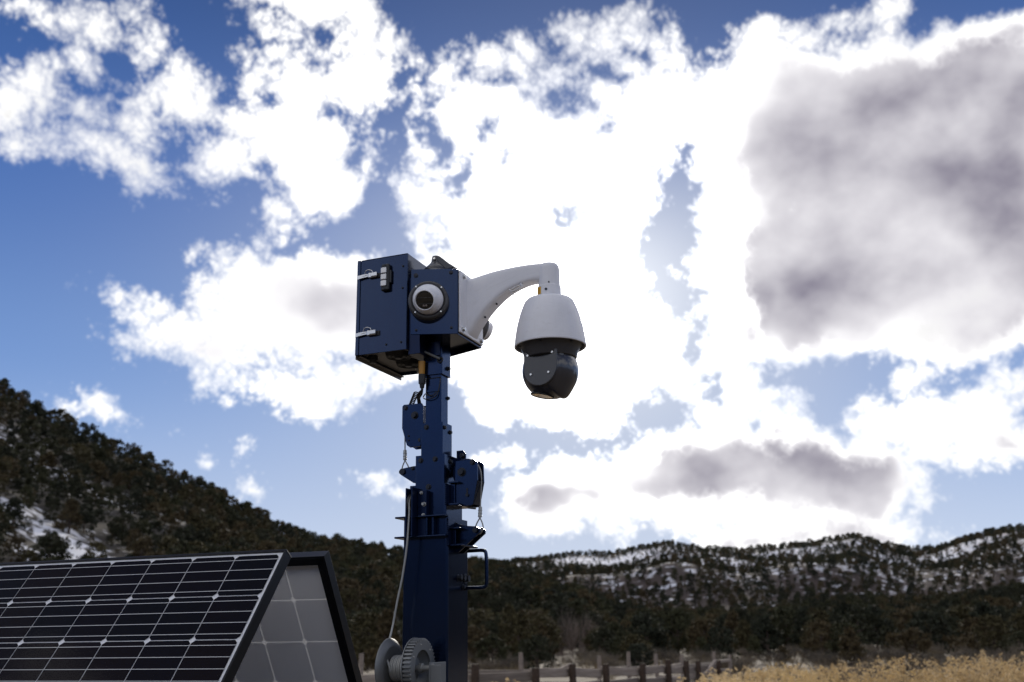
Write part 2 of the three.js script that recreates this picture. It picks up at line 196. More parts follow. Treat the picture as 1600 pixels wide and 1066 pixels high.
const redRock = snowAt([['far', 6.4, 0.74, 26, 0.9], ['far', 7, 0.66, 20, 0.8], ['far', 9.3, 0.6, 22, 0.8], ['far', 25, 0.87, 14, 1.4], ['far', 24, 0.87, 14, 1.4], ['far', 23.2, 0.87, 13, 1.3], ['far', 22.2, 0.88, 11, 1.2], ['far', 21.4, 0.88, 10, 1.1]]);
function hillTex(kind) {
  const h = HILLS[kind], N = 1792, px = h.size / N, k1 = kind === 'near' ? 1 : 2.2;
  return dataTex(N, N, (i, j) => {
    const x = h.x0 + (i + 0.5) * px, z = h.z0 + h.size - (j + 0.5) * px;
    const az = Math.atan2(x, -z) / D2R; const rr = x * x + z * z; if (az < -40 || az > 40 || (kind === 'near' ? rr < 8100 || rr > 180000 : rr < 60000 || rr > 800000)) return [0.27, 0.24, 0.21];
    const n1 = fbm(x / (14 * k1), 1, z / (14 * k1), 3), n2 = noise3(x / (2.4 * k1), 4, z / (2.4 * k1)), n3 = noise3(x / (1.0 * k1), 8, z / (1.0 * k1));
    const s = sstep(0.42, 0.56, snowBias(kind, x, z) * 0.85 + 0.45 * n1 + 0.75 * n2 + 0.6 * n3 + (kind === 'far' ? 0.14 : -0.13));
    let red = 0; if (kind === 'far') for (const [a, b, r, k] of redRock) { const d = ((x - a) ** 2 + (z - b) ** 2) / (r * r); if (d < 4) red = Math.max(red, k * Math.exp(-d)); }
    red = sstep(0.3, 0.7, red + 0.4 * n2);
    const e = 0.75 + 0.5 * clamp(0.5 + n1 + 0.4 * n3);
    let c = kind === 'far' ? [0.062 * e, 0.042 * e, 0.034 * e] : [0.045 * e, 0.036 * e, 0.027 * e]; c = [lerp(c[0], 0.2 * e, red), lerp(c[1], 0.095 * e, red), lerp(c[2], 0.065 * e, red)];
    return [enc(lerp(c[0], 0.72, s)), enc(lerp(c[1], 0.72, s)), enc(lerp(c[2], 0.76, s))];
  }, true, false);
}
function hillMesh(kind, name, na, nt, a0 = -62, a1 = 62, mat) {
  const h = HILLS[kind], pos = [], uv = [], idx = [];
  for (let i = 0; i <= na; i++) for (let j = 0; j <= nt; j++) {
    const p = hillPoint(h, lerp(a0, a1, i / na), 1.55 * j / nt); pos.push(p.x, p.y, p.z); uv.push((p.x - h.x0) / h.size, (h.z0 + h.size - p.z) / h.size);
    if (i < na && j < nt) { const a = i * (nt + 1) + j, b = a + nt + 1; idx.push(a, b, a + 1, b, b + 1, a + 1); }
  }
  const g = new THREE.BufferGeometry(); g.setAttribute('position', new THREE.Float32BufferAttribute(pos, 3)); g.setAttribute('uv', new THREE.Float32BufferAttribute(uv, 2)); g.setIndex(idx); g.computeVertexNormals();
  return structure(name, g, mat ?? new THREE.MeshStandardMaterial({ map: hillTex(kind), roughness: 0.95 }));
}
hillMesh('near', 'wooded_hillside', 320, 90);
hillMesh('far', 'distant_ridge', 320, 70);
// the valley's other side, behind the viewer, which the glossy blue paint mirrors
hillMesh('back', 'opposite_hillside', 120, 24, 70, 290, new THREE.MeshStandardMaterial({ color: new THREE.Color().setRGB(0.08, 0.06, 0.045), roughness: 0.95 }));

// ---------------------------------------------------------------- trees
const triGeo = (pos) => { const g = new THREE.BufferGeometry(); g.setAttribute('position', new THREE.Float32BufferAttribute(pos, 3)); g.computeVertexNormals(); return g; };
function leafTuft(out, r, cx, cy, cz, size, n, leaf) {
  for (let i = 0; i < n; i++) {
    const a = r() * 6.283, b = Math.acos(2 * r() - 1), q = size * Math.cbrt(r()), px = cx + q * Math.sin(b) * Math.cos(a), py = cy + q * Math.cos(b) * 0.8, pz = cz + q * Math.sin(b) * Math.sin(a);
    const d = new THREE.Vector3(r() - 0.5, r() * 0.9 - 0.2, r() - 0.5).normalize(), e = new THREE.Vector3(r() - 0.5, r() - 0.5, r() - 0.5).cross(d).normalize(), L = leaf * (0.7 + 0.7 * r()), w = L * 0.42;
    out.push(px - e.x * w, py - e.y * w, pz - e.z * w, px + e.x * w, py + e.y * w, pz + e.z * w, px + d.x * L, py + d.y * L, pz + d.z * L);
  }
}
function crown(seed, shape, tufts, leaves, leaf) {
  const r = rng(seed), out = [], lean = (r() - 0.5) * 0.12;
  for (let k = 0; k < tufts; k++) {
    const y = Math.pow(r(), 0.8), a = r() * 6.283, env = (shape === 'cone' ? Math.pow(1 - y, 0.75) * 0.36 + 0.04 : Math.sqrt(Math.max(0, 1 - Math.pow(2 * y - 0.9, 2) / 1.25)) * 0.4) * (0.75 + 0.5 * r());
    const q = env * Math.sqrt(0.25 + 0.75 * r());
    leafTuft(out, r, q * Math.cos(a) + lean * y, 0.1 + 0.86 * y, q * Math.sin(a), shape === 'cone' ? 0.1 : 0.12, leaves, leaf);
  }
  return triGeo(out);
}
function trunkGeo(seed) {
  const r = rng(seed), gs = [], t = new THREE.CylinderGeometry(0.014, 0.04, 0.75, 7, 3); t.translate(0, 0.37, 0); gs.push(t);
  for (let i = 0; i < 6; i++) { const c = new THREE.CylinderGeometry(0.005, 0.014, 0.3, 5); c.translate(0, 0.15, 0); c.rotateZ(0.6 + r() * 0.5); c.rotateY(r() * 6.28); c.translate(0, 0.15 + 0.08 * i, 0); gs.push(c); }
  return mergeGeometries(gs.map((g) => g.toNonIndexed()));
}
const leafMat = (r, g, b) => new THREE.MeshStandardMaterial({ color: new THREE.Color().setRGB(r, g, b), roughness: 0.9, side: THREE.DoubleSide });
const LEAVES = [leafMat(0.0365, 0.0361, 0.0107), leafMat(0.0587, 0.0469, 0.0148), leafMat(0.0209, 0.0238, 0.0090), leafMat(0.0705, 0.0490, 0.0178), leafMat(0.0287, 0.0295, 0.0107)];
const barkMat = new THREE.MeshStandardMaterial({ color: new THREE.Color().setRGB(0.09, 0.065, 0.05), roughness: 0.95 });
const NEAR_CROWNS = [], FAR_CROWNS = [], TRUNKS = [];
for (let k = 0; k < 6; k++) { const s = k % 3 === 1 ? 'cone' : 'round'; NEAR_CROWNS.push(crown(100 + k, s, 64, 26, 0.062)); FAR_CROWNS.push(crown(200 + k, s, 34, 15, 0.09)); TRUNKS.push(trunkGeo(300 + k)); }
const instWhite = new THREE.MeshStandardMaterial({ color: 0xffffff, roughness: 0.9, side: THREE.DoubleSide });
{
  const r = rng(42), trees = [];
  const cell = new Map();
  const free = (x, z, d) => { const i = Math.floor(x / 4), j = Math.floor(z / 4); for (let a = -2; a <= 2; a++) for (let b = -2; b <= 2; b++) for (const p of cell.get((i + a) + ',' + (j + b)) ?? []) if ((p[0] - x) ** 2 + (p[1] - z) ** 2 < d * d) return false; const k = i + ',' + j; if (!cell.has(k)) cell.set(k, []); cell.get(k).push([x, z]); return true; };
  const add = (zone, p, h, az) => trees.push({ zone, p, h, az, d: Math.hypot(p.x, p.z), k: Math.floor(r() * 6), c: Math.floor(r() * 5), turn: r() * 6.283, w: 0.85 + 0.4 * r() });
  for (let n = 0; n < 12500; n++) {                     // the slope on the near side
    const az = lerp(-44, 62, r()), t = Math.sqrt(r()) * 1.04, p = hillPoint(HILLS.near, az, t);
    const sb = snowBias('near', p.x, p.z); const scrub = r() < sb * 1.0 - 0.14; if (scrub && r() < 0.35) continue;
    if (!free(p.x, p.z, scrub ? 1.9 : 2.5 + 1.2 * r())) continue;
    add('near', p, scrub ? 0.7 + 1.1 * r() : (2.4 + 2.6 * Math.pow(r(), 0.9)) * (az > 5 ? 0.75 : 1), az);
  }
  for (let n = 0; n < 2600; n++) {                      // the flat below it
    const az = lerp(-36, 60, r()), d = lerp(44, 120, Math.pow(r(), 0.7)), p = new THREE.Vector3(d * Math.sin(az * D2R), -0.05, -d * Math.cos(az * D2R));
    if (Math.hypot(p.x - 4.4, p.z + 82) < 4.5 || (Math.abs(az - 2.9) < 1.5 && d < 82)) continue;
    if (!free(p.x, p.z, 2.6 + 1.4 * r())) continue;
    add('flat', p, (1.9 + 2.3 * Math.pow(r(), 0.9)) * (az > 5 ? 0.85 : 1) * sstep(20, 110, d + 20), az);
  }
  for (let n = 0; n < 70000; n++) {                    // the far ridge
    const az = lerp(-12, 36, r()), t = Math.pow(r(), 0.7) * 1.03, p = hillPoint(HILLS.far, az, t);
    const sb = snowBias('far', p.x, p.z); const scrub = r() < sb * 1.25 - 0.2; if (scrub && r() < 0.45) continue;
    if (!free(p.x, p.z, 2.9 + 2.9 * r())) continue;
    add('far', p, scrub ? 0.7 + r() : 2.0 + 2.2 * r(), az);
  }
  for (let n = 0; n < 2600; n++) {                     // and the slope behind the viewer
    const az = lerp(72, 288, r()), t = Math.sqrt(r()), p = hillPoint(HILLS.back, az, t);
    if (!free(p.x, p.z, 4)) continue;
    add('back', p, 3 + 2.4 * r(), az);
  }
  trees.sort((a, b) => b.h / b.d - a.h / a.d);
  let singles = 0; const rest = { near: [], flat: [], far: [], back: [] };
  const TONE = ['dark olive', 'brownish green', 'deep dark green', 'rusty brown green', 'dull green'];
  const labelOf = (t, cone) => { const kind = cone ? 'pointed pinyon pine' : 'rounded juniper', size = t.h > 3.9 ? 'tall' : t.h > 3 ? 'medium' : 'low';
    const where = t.zone === 'flat' ? (t.az > 5 ? 'on the flat behind the dry brush' : t.az > -3.5 ? 'on the flat behind the plank fence' : 'on the flat between mast and panels') : t.az < -12 ? 'on the steep slope above the solar panels' : t.az < -3.5 ? 'on the slope between panels and mast' : t.az < 5 ? 'on the spur beside the mast' : 'on the low rise under the far ridge';
    return [size + ' ' + TONE[t.c] + ' ' + kind + ' ' + where, TONE[t.c] + ' ' + size + (cone ? ' pines ' : ' junipers ') + where]; };
  const PROTO = {};
  for (const t of trees) {
    const inView = Math.abs(t.az) < 28.5 && t.zone !== 'far' && t.zone !== 'back';
    if (inView && singles < 300) {
      const cone = t.k % 3 === 1, key = t.k + ':' + t.c; let o;
      if (!PROTO[key]) {
        o = PROTO[key] = new THREE.Group();
        const c = new THREE.Mesh(NEAR_CROWNS[t.k], LEAVES[t.c]), b = new THREE.Mesh(TRUNKS[t.k], barkMat); c.name = 'crown'; b.name = 'trunk'; c.castShadow = b.castShadow = c.receiveShadow = b.receiveShadow = true; o.add(c, b);
      } else o = PROTO[key].clone();
      o.name = numbered(cone ? 'pinyon_pine' : 'juniper_tree');
      const lb = labelOf(t, cone); tag(o, lb[0], cone ? 'pine tree' : 'juniper', lb[1]);
      o.position.copy(t.p); o.rotation.y = t.turn; o.scale.set(t.h * t.w, t.h, t.h * t.w); scene.add(o); singles++;
    } else rest[t.zone].push(t);
  }
  console.log('trees', trees.length, 'single', singles, 'near', rest.near.length, 'far', rest.far.length, 'flat', rest.flat.length);
  const wood = (name, list, label) => {
    const g = new THREE.Group(); g.name = name; tag(g, label, 'woodland', null, 'stuff'); scene.add(g);
    const m4 = new THREE.Matrix4(), q = new THREE.Quaternion(), up = new THREE.Vector3(0, 1, 0), col = new THREE.Color(), rr = rng(5);
    for (let k = 0; k < 6; k++) {
      const l = list.filter((t) => t.k === k); if (!l.length) continue;
      const im = new THREE.InstancedMesh(FAR_CROWNS[k], instWhite, l.length); im.name = 'tree_crowns'; im.userData.kind = 'stuff'; im.castShadow = im.receiveShadow = true;
      l.forEach((t, i) => { q.setFromAxisAngle(up, t.turn); im.setMatrixAt(i, m4.compose(t.p, q, new THREE.Vector3(t.h * t.w, t.h, t.h * t.w))); const c = LEAVES[t.c].color, e = 0.8 + 0.4 * rr(); im.setColorAt(i, col.setRGB(c.r * e, c.g * e, c.b * e)); });
      g.add(im);
    }
  };
  wood('hillside_woodland', rest.near.concat(rest.flat), 'dense dark juniper and pine wood covering the near hillside');
  wood('opposite_woodland', rest.back, 'dark juniper wood on the slope across the valley');
  wood('ridge_woodland', rest.far, 'small dark scattered trees covering the snowy distant ridge');
}

// bare grey shrub among the junipers
function twiggy(seed, n, len, rad, spread, levels) {
  const r = rng(seed), pos = [];
  const seg = (a, b, r0, r1) => { const d = b.clone().sub(a), e = new THREE.Vector3(0.3, 0.2, 1).cross(d).normalize(), f = d.clone().cross(e).normalize(); const P = []; for (const [p, q] of [[a, r0], [b, r1]]) for (let k = 0; k < 3; k++) P.push(p.clone().addScaledVector(e, q * Math.cos(k * 2.094)).addScaledVector(f, q * Math.sin(k * 2.094))); for (let k = 0; k < 3; k++) { const a0 = P[k], a1 = P[(k + 1) % 3], b0 = P[k + 3], b1 = P[(k + 1) % 3 + 3]; for (const v of [a0, a1, b0, a1, b1, b0]) pos.push(v.x, v.y, v.z); } };
  const ends = [];
  const grow = (p, d, L, q, lev) => { const e = p.clone().addScaledVector(d, L); seg(p, e, q, q * 0.6); if (lev === 0) { ends.push(e); return; } const m = lev > 1 ? 3 : 2; for (let k = 0; k < m; k++) grow(e, d.clone().add(new THREE.Vector3(r() - 0.5, r() * 0.7 - 0.2, r() - 0.5).multiplyScalar(1.1)).normalize(), L * (0.6 + 0.25 * r()), q * 0.6, lev - 1); };
  for (let i = 0; i < n; i++) { const a = r() * 6.283, s = spread * Math.sqrt(r()); grow(new THREE.Vector3(0.12 * Math.cos(a), -0.02, 0.12 * Math.sin(a)), new THREE.Vector3(s * Math.cos(a), 1, s * Math.sin(a)).normalize(), len * (0.75 + 0.5 * r()), rad, levels); }
  return [triGeo(pos), ends];
}
{
  const [g] = twiggy(11, 34, 1.25, 0.022, 1.7, 4);
  const o = new THREE.Group(); o.name = numbered('bare_bush'); tag(o, 'leafless pale grey bush among dark junipers right of the mast', 'bush');
  const m = new THREE.Mesh(g, new THREE.MeshStandardMaterial({ color: new THREE.Color().setRGB(0.21, 0.165, 0.14), roughness: 0.95, side: THREE.DoubleSide })); m.name = 'branches'; o.add(m);
  o.position.set(4.1, -0.9, -80); o.scale.set(0.85, 1.15, 0.85); scene.add(o);
}

// ---------------------------------------------------------------- dry brush on the right
{
  const r = rng(77), straw = [[0.62, 0.45, 0.21], [0.68, 0.52, 0.29], [0.5, 0.36, 0.18]].map((c) => new THREE.MeshPhysicalMaterial({ color: new THREE.Color().setRGB(...c), roughness: 0.95, side: THREE.DoubleSide, transmission: 0.35, thickness: 0 }));
  const grey = [[0.12, 0.1, 0.075], [0.17, 0.14, 0.105], [0.085, 0.07, 0.055]].map((c) => new THREE.MeshStandardMaterial({ color: new THREE.Color().setRGB(...c), roughness: 0.95, side: THREE.DoubleSide }));
  const stemMat = new THREE.MeshStandardMaterial({ color: new THREE.Color().setRGB(0.3, 0.23, 0.13), roughness: 0.95, side: THREE.DoubleSide });
  const kinds = [];
  for (let k = 0; k < 5; k++) {
    const [stems, ends] = twiggy(500 + k, 34, 0.36, 0.008, 0.7, 2), heads = [], q = rng(600 + k);
    for (const e of ends) { const L = 0.06 + 0.12 * q(); for (let m = 0; m < 4; m++) leafTuft(heads, q, e.x + 0.03 * m * (q() - 0.5), e.y + L * (m / 3 - 0.3), e.z + 0.03 * m * (q() - 0.5), 0.044 - 0.006 * m, 7, 0.022); }
    kinds.push([stems, triGeo(heads)]);
  }
  const proto = {};
  const place = (x, z, h, sage) => {
    const k = Math.floor(r() * 5), c = Math.floor(r() * 3), key = (sage ? 's' : 'd') + k + c; let o;
    if (!proto[key]) { o = proto[key] = new THREE.Group(); const a = new THREE.Mesh(kinds[k][0], stemMat), b = new THREE.Mesh(kinds[k][1], (sage ? grey : straw)[c]); a.name = 'stems'; b.name = sage ? 'foliage' : 'seed_heads'; a.castShadow = b.castShadow = true; o.add(a, b); } else o = proto[key].clone();
    o.name = numbered(sage ? 'sagebrush' : 'dry_shrub');
    const dist = Math.hypot(x, z), az = Math.atan2(x, -z) / D2R, where = x < 1 ? 'beside the mast foot' : dist < 18 ? 'at the near edge of the field' : dist < 34 ? 'in the middle of the field' : az < 4 ? 'behind the plank fence by the mast' : az < 11 ? 'behind the far end of the fence' : 'below the dark trees', tone = sage ? ['grey brown', 'pale grey', 'dark brown'][c] : ['golden', 'pale', 'tawny'][c], size = h > 0.95 ? 'tall' : h > 0.8 ? 'medium' : 'low';
    tag(o, size + ' ' + tone + (sage ? ' sagebrush ' : ' dry shrub with feathery heads ') + where, 'shrub', size + ' ' + tone + (sage ? ' sagebrush ' : ' dry shrubs ') + where);
    o.position.set(x, 0, z); o.rotation.y = r() * 6.283; o.scale.set(h * 1.15, h, h * 1.15); scene.add(o);
  };
  const spots = [];
  let tries = 0;
  while (spots.length < 250 && tries++ < 6000) {
    const az = lerp(10.5, 30, r()), d = lerp(13, 33, r() * r() * 0.5 + 0.5 * r()), x = d * Math.sin(az * D2R), z = -d * Math.cos(az * D2R);
    if (az < 12.5 && d > 22) continue;
    if (spots.some((p) => (p[0] - x) ** 2 + (p[1] - z) ** 2 < (d < 22 ? 0.42 : 0.8))) continue;
    const sage = az > 10.5 && d > 15 && r() < (d > 22 ? 0.6 : d > 16 ? 0.35 : 0.08);
    spots.push([x, z, d, az, sage]);
  }
  for (const [x, z, d, az, sage] of spots) place(x, z, Math.max(0.42, 1.6 - d * lerp(0.040, 0.0285, sstep(10, 28, az)) - 0.34 * r() * r() + 0.1 - (d < 18 ? 0.1 : 0)), sage);
  for (let n = 0; n < 130; n++) { const az = lerp(-5, 30, r()), d = lerp(az > 10 ? 34 : 38, 60, r()); place(d * Math.sin(az * D2R), -d * Math.cos(az * D2R), 0.45 + 0.45 * r(), true); }
  place(-0.33, -12.2, 0.95, false); place(0.06, -12.6, 0.98, false);
  console.log('shrubs', spots.length);
}

// ---------------------------------------------------------------- the old timber fence
{
  const woodTex = dataTex(256, 256, (i, j) => { const u = i / 256, v = j / 256; const g = tileNoise(u * 0.999, v, 3, 2, 1.3) + 0.6 * noise3(u * 4, v * 46, 2), k = clamp(0.5 + 0.7 * g); return [enc(lerp(0.2, 0.46, k)), enc(lerp(0.165, 0.4, k)), enc(lerp(0.135, 0.34, k))]; }, true, true);
  const pale = new THREE.MeshStandardMaterial({ map: woodTex, color: new THREE.Color().setRGB(0.85, 0.8, 0.78), roughness: 0.9 }), dark = new THREE.MeshStandardMaterial({ map: woodTex, color: new THREE.Color().setRGB(0.2, 0.15, 0.12), roughness: 0.95 });
  const rails3 = [0.62, 0.85, 1].map((k) => new THREE.MeshStandardMaterial({ map: woodTex, color: new THREE.Color().setRGB(k, k * 0.95, k * 0.92), roughness: 0.9 }));
  const r = rng(31);
  const plank = (a, b, y0, y1, hgt, th) => { const dx = b[0] - a[0], dz = b[1] - a[1], L = Math.hypot(dx, dz, y1 - y0), g = new RoundedBoxGeometry(L, hgt, th, 1, 0.012); const p = g.attributes.position; for (let i = 0; i < p.count; i++) p.setY(i, p.getY(i) + 0.012 * noise3(p.getX(i) * 3 + a[0], 1, a[1])); g.rotateZ(Math.atan2(y1 - y0, Math.hypot(dx, dz))); g.rotateY(-Math.atan2(dz, dx)); g.translate((a[0] + b[0]) / 2, (y0 + y1) / 2, (a[1] + b[1]) / 2); return g; };
  const post = (x, z, h, rad) => { const g = new THREE.CylinderGeometry(rad * 0.88, rad, h, 9, 4); const p = g.attributes.position, s = r() * 50; for (let i = 0; i < p.count; i++) { const k = 1 + 0.16 * noise3(p.getX(i) * 9 + s, p.getY(i) * 2, p.getZ(i) * 9); p.setX(i, p.getX(i) * k + 0.03 * p.getY(i) * (s / 50 - 0.5)); p.setZ(i, p.getZ(i) * k); } g.translate(x, h / 2 - 0.03, z); g.computeVertexNormals(); return g; };
  const low = (p) => lerp(1, 0.74, sstep(17, 29, Math.hypot(p[0], p[1])));      // the ground falls away along the run
  const fence = (name, label, path, rails, posts, rmat) => {
    const o = new THREE.Group(); o.name = numbered(name); tag(o, label, 'fence'); scene.add(o);
    const put = (nm, g, m) => { const q = new THREE.Mesh(g, nm === 'rail' ? rails3[Math.floor(r() * 3)] : m); q.name = nm; q.castShadow = q.receiveShadow = true; o.add(q); };
    for (const [x, z, h, rad, isPale] of posts) put('post', post(x, z, h, rad), isPale ? pale : dark);
    for (let i = 0; i + 1 < path.length; i++) for (const [y, hg, th, off] of rails) { const j = () => (r() - 0.5) * 0.09; const n = Math.hypot(path[i + 1][0] - path[i][0], path[i + 1][1] - path[i][1]), ox = -(path[i + 1][1] - path[i][1]) / n * off, oz = (path[i + 1][0] - path[i][0]) / n * off; put('rail', plank([path[i][0] + ox, path[i][1] + oz], [path[i + 1][0] + ox, path[i + 1][1] + oz], y * low(path[i]) + j(), y * low(path[i + 1]) + j(), hg, th), rmat); }
  };
  // main run: dark posts in front, broad weathered planks behind them
  const at = (px, d) => { const a = Math.atan((px - 800) / 1655) ; return [d * Math.sin(a), -d * Math.cos(a)]; };
  const P = [[520, 16.6], [628, 17], [735, 17.6], [828, 18.2], [886, 19.4], [937, 21], [994, 22.6], [1034, 24.4], [1062, 26], [1080, 27.5], [1112, 29.5]].map(([x, d]) => at(x, d));
  fence('timber_fence', 'weathered grey plank fence with dark posts beyond the mast', P, [[0.93, 0.16, 0.045, -0.1], [0.68, 0.14, 0.045, -0.1], [0.4, 0.15, 0.045, -0.1]], P.map((p, i) => [p[0], p[1], (1.08 + 0.12 * r()) * low(p) + (i > 5 ? 0.05 : 0), 0.075]), pale);
  const brace = (a, b, y0, y1) => { const o = scene.children.find((c) => c.name === 'timber_fence'), q = new THREE.Mesh(plank(a, b, y0, y1, 0.07, 0.07), pale); q.name = 'brace'; q.castShadow = true; o.add(q); };
  brace(at(848, 19.4), at(884, 19.7), 0.88, 1.04); brace(at(1082, 27.3), at(1108, 28.6), 0.4, 0.86); brace(at(560, 17), at(606, 17.1), 0.62, 1.0);
  const Q = [[470, 22], [558, 22.6], [660, 23], [806, 23.8], [927, 25], [973, 26.5], [1016, 28], [1055, 30], [1106, 33], [1130, 35]].map(([x, d]) => at(x, d));
  fence('pole_fence', 'second fence of pale slender poles behind the plank fence', Q, [[0.95, 0.08, 0.08, 0], [0.6, 0.08, 0.08, 0]], Q.map((p, i) => [p[0], p[1], [1.15, 1.3, 1.12, 1.24, 1.12, 1.18, 1.1, 1.02, 1.04, 0.9][i], 0.055, 1]), pale);
}

// ================================================================ the mast trailer: shared frame u (along the mast's front face), y, n (out of the front face)
const MA = 21.7 * D2R, MO = new THREE.Vector3(-0.2025, 0, -3.0934);
const uyn = (u, y, n) => new THREE.Vector3(MO.x + u * Math.cos(MA) - n * Math.sin(MA), y, MO.z + u * Math.sin(MA) + n * Math.cos(MA));
function thing(name, label, category, u, y, n, group) { const o = new THREE.Group(); o.name = numbered(name); tag(o, label, category, group); o.position.copy(uyn(u, y, n)); o.rotation.y = -MA; o.userData.base = undefined; delete o.userData.base; BASE.set(o, [u, y, n]); scene.add(o); return o; }
const BASE = new Map();
function rootOf(o) { while (!BASE.has(o)) o = o.parent; return BASE.get(o); }
function part(parent, name, geos, mat, label) {
  const list = (Array.isArray(geos) ? geos : [geos]).map((g) => { const q = g.index ? g.toNonIndexed() : g.clone(); for (const k of Object.keys(q.attributes)) if (!['position', 'normal', 'uv'].includes(k)) q.deleteAttribute(k); return q; });
  const g = list.length > 1 ? mergeGeometries(list) : list[0], b = rootOf(parent); g.translate(-b[0], -b[1], -b[2]);
  const m = new THREE.Mesh(g, mat); m.name = name; if (label) m.userData.label = label; m.castShadow = m.receiveShadow = true; parent.add(m); return m;
}
// boxes by their limits, with rounded edges
function bx(u0, u1, y0, y1, n0, n1, r = 0.0015) { const a = Math.abs(u1 - u0), b = Math.abs(y1 - y0), c = Math.abs(n1 - n0), g = new RoundedBoxGeometry(a, b, c, 1, Math.min(r, 0.45 * Math.min(a, b, c))); g.translate((u0 + u1) / 2, (y0 + y1) / 2, (n0 + n1) / 2); return g; }
const X = new THREE.Vector3(1, 0, 0), Y = new THREE.Vector3(0, 1, 0), Z = new THREE.Vector3(0, 0, 1);
const V = (x, y, z) => new THREE.Vector3(x, y, z);
function along(g, from, dir) { g.applyQuaternion(new THREE.Quaternion().setFromUnitVectors(Y, dir.clone().normalize())); g.translate(from.x, from.y, from.z); return g; }
const cyl = (from, dir, len, r0, r1 = r0, seg = 20) => { const g = new THREE.CylinderGeometry(r1, r0, len, seg); g.translate(0, len / 2, 0); return along(g, from, dir); };
const lathe = (pts, from, dir, seg = 40) => along(new THREE.LatheGeometry(pts.map((p) => new THREE.Vector2(p[0], p[1])), seg), from, dir);
const tube = (pts, r, seg = 40, rs = 8, closed = false) => new THREE.TubeGeometry(new THREE.CatmullRomCurve3(pts, closed, 'catmullrom', 0.5), seg, r, rs, closed);
// a plate lying in the u-y plane, or any outline pushed along n
function plateUY(pts, n0, n1, bev = 0.001, holes = []) { const s = new THREE.Shape(pts.map((p) => new THREE.Vector2(p[0], p[1]))); for (const h of holes) s.holes.push(h); const g = new THREE.ExtrudeGeometry(s, { depth: n1 - n0 - 2 * bev, bevelEnabled: bev > 0, bevelSize: bev, bevelThickness: bev, bevelOffset: -bev, bevelSegments: 1, curveSegments: 10 }); g.translate(0, 0, n0 + bev); return g; }
function plan(pts, y0, y1, bev = 0.0015) { const s = new THREE.Shape(pts.map((p) => new THREE.Vector2(p[0], -p[1]))); const g = new THREE.ExtrudeGeometry(s, { depth: y1 - y0 - 2 * bev, bevelEnabled: true, bevelSize: bev, bevelThickness: bev, bevelOffset: -bev, bevelSegments: 1 }); g.rotateX(-Math.PI / 2); g.translate(0, y0 + bev, 0); return g; }
// hexagon bolt head with washer, standing out along dir
function bolt(p, dir, r = 0.006, h = 0.005) { return [cyl(p, dir, 0.0015, r * 1.35, r * 1.35, 16), cyl(p.clone().addScaledVector(dir, 0.0015), dir, h, r, r * 0.94, 6)]; }

// materials
const speck = dataTex(256, 256, (i, j) => { const v = tileNoise(i / 256, j / 256, 5, 4, 2.2), w = tileNoise(i / 256, j / 256, 60, 2, 6.1); const k = clamp(0.86 + 0.14 * v + 0.1 * w); return [k, k, k]; }, false, true);
const M = (rgb, rough, metal = 0, extra = {}) => new THREE.MeshPhysicalMaterial({ color: new THREE.Color().setRGB(...rgb), roughness: rough, metalness: metal, ...extra });
const navyTex = dataTex(256, 256, (i, j) => { const w = tileNoise(i / 256, j / 256, 7, 5, 4.4), d = Math.max(0, tileNoise(i / 256, j / 256, 70, 2, 8.8) - 0.3); const k = 1 + 0.1 * w; return [enc(0.0048 * k + 0.012 * d), enc(0.018 * k + 0.012 * d), enc(0.062 * k + 0.012 * d)]; }, true, true);
const navy = M([1, 1, 1], 0.23, 0.85, { map: navyTex, roughnessMap: speck, specularIntensity: 0.4, clearcoat: 0.35, clearcoatRoughness: 0.12 });
const navyDark = M([0.006, 0.015, 0.05], 0.42, 0.7, { specularIntensity: 0.3, clearcoat: 0.25, clearcoatRoughness: 0.2, roughnessMap: speck });
const grimeTex = dataTex(512, 512, (i, j) => { const a = tileNoise(i / 512, j / 512, 6, 5, 12.7), b = tileNoise(i / 512, j / 512, 48, 3, 5.3), st = noise3(i * 0.16, j * 0.012, 4) , d = clamp(0.2 * Math.max(0, a) + 0.3 * Math.max(0, b - 0.15) + 0.1 * Math.max(0, st - 0.2)); return [enc(lerp(0.82, 0.42, d)), enc(lerp(0.815, 0.39, d)), enc(lerp(0.85, 0.34, d))]; }, true, true);   // dust and rain marks
const white = M([1, 1, 1], 0.4, 0, { roughnessMap: speck, map: grimeTex });
const charcoal = M([0.036, 0.036, 0.042], 0.42, 0, { roughnessMap: speck, clearcoat: 0.35, clearcoatRoughness: 0.25 });
const greyCast = M([0.07, 0.068, 0.07], 0.5);
const black = M([0.014, 0.014, 0.016], 0.45);
const rubber = M([0.018, 0.018, 0.018], 0.8);
const zinc = M([0.42, 0.42, 0.4], 0.5, 0.75, { roughnessMap: speck });
const zincDull = M([0.2, 0.205, 0.205], 0.55, 0.55, { roughnessMap: speck });
const steel = M([0.62, 0.62, 0.62], 0.28, 1);
const boltMat = M([0.03, 0.032, 0.04], 0.38, 0.6);
const ropeTex = dataTex(64, 64, (i, j) => { const k = 0.5 + 0.5 * Math.sin((i + j) / 64 * 6.283 * 4); return [enc(0.2 + 0.3 * k), enc(0.2 + 0.3 * k), enc(0.19 + 0.29 * k)]; }, true, true);
const rope = M([1, 1, 1], 0.5, 0.4, { map: (() => { const t = ropeTex; t.repeat.set(40, 1); return t; })() });
const glassDark = M([0.008, 0.007, 0.008], 0.06, 0, { clearcoat: 1, clearcoatRoughness: 0.03 });
const amberMat = M([0.5, 0.24, 0.03], 0.4);

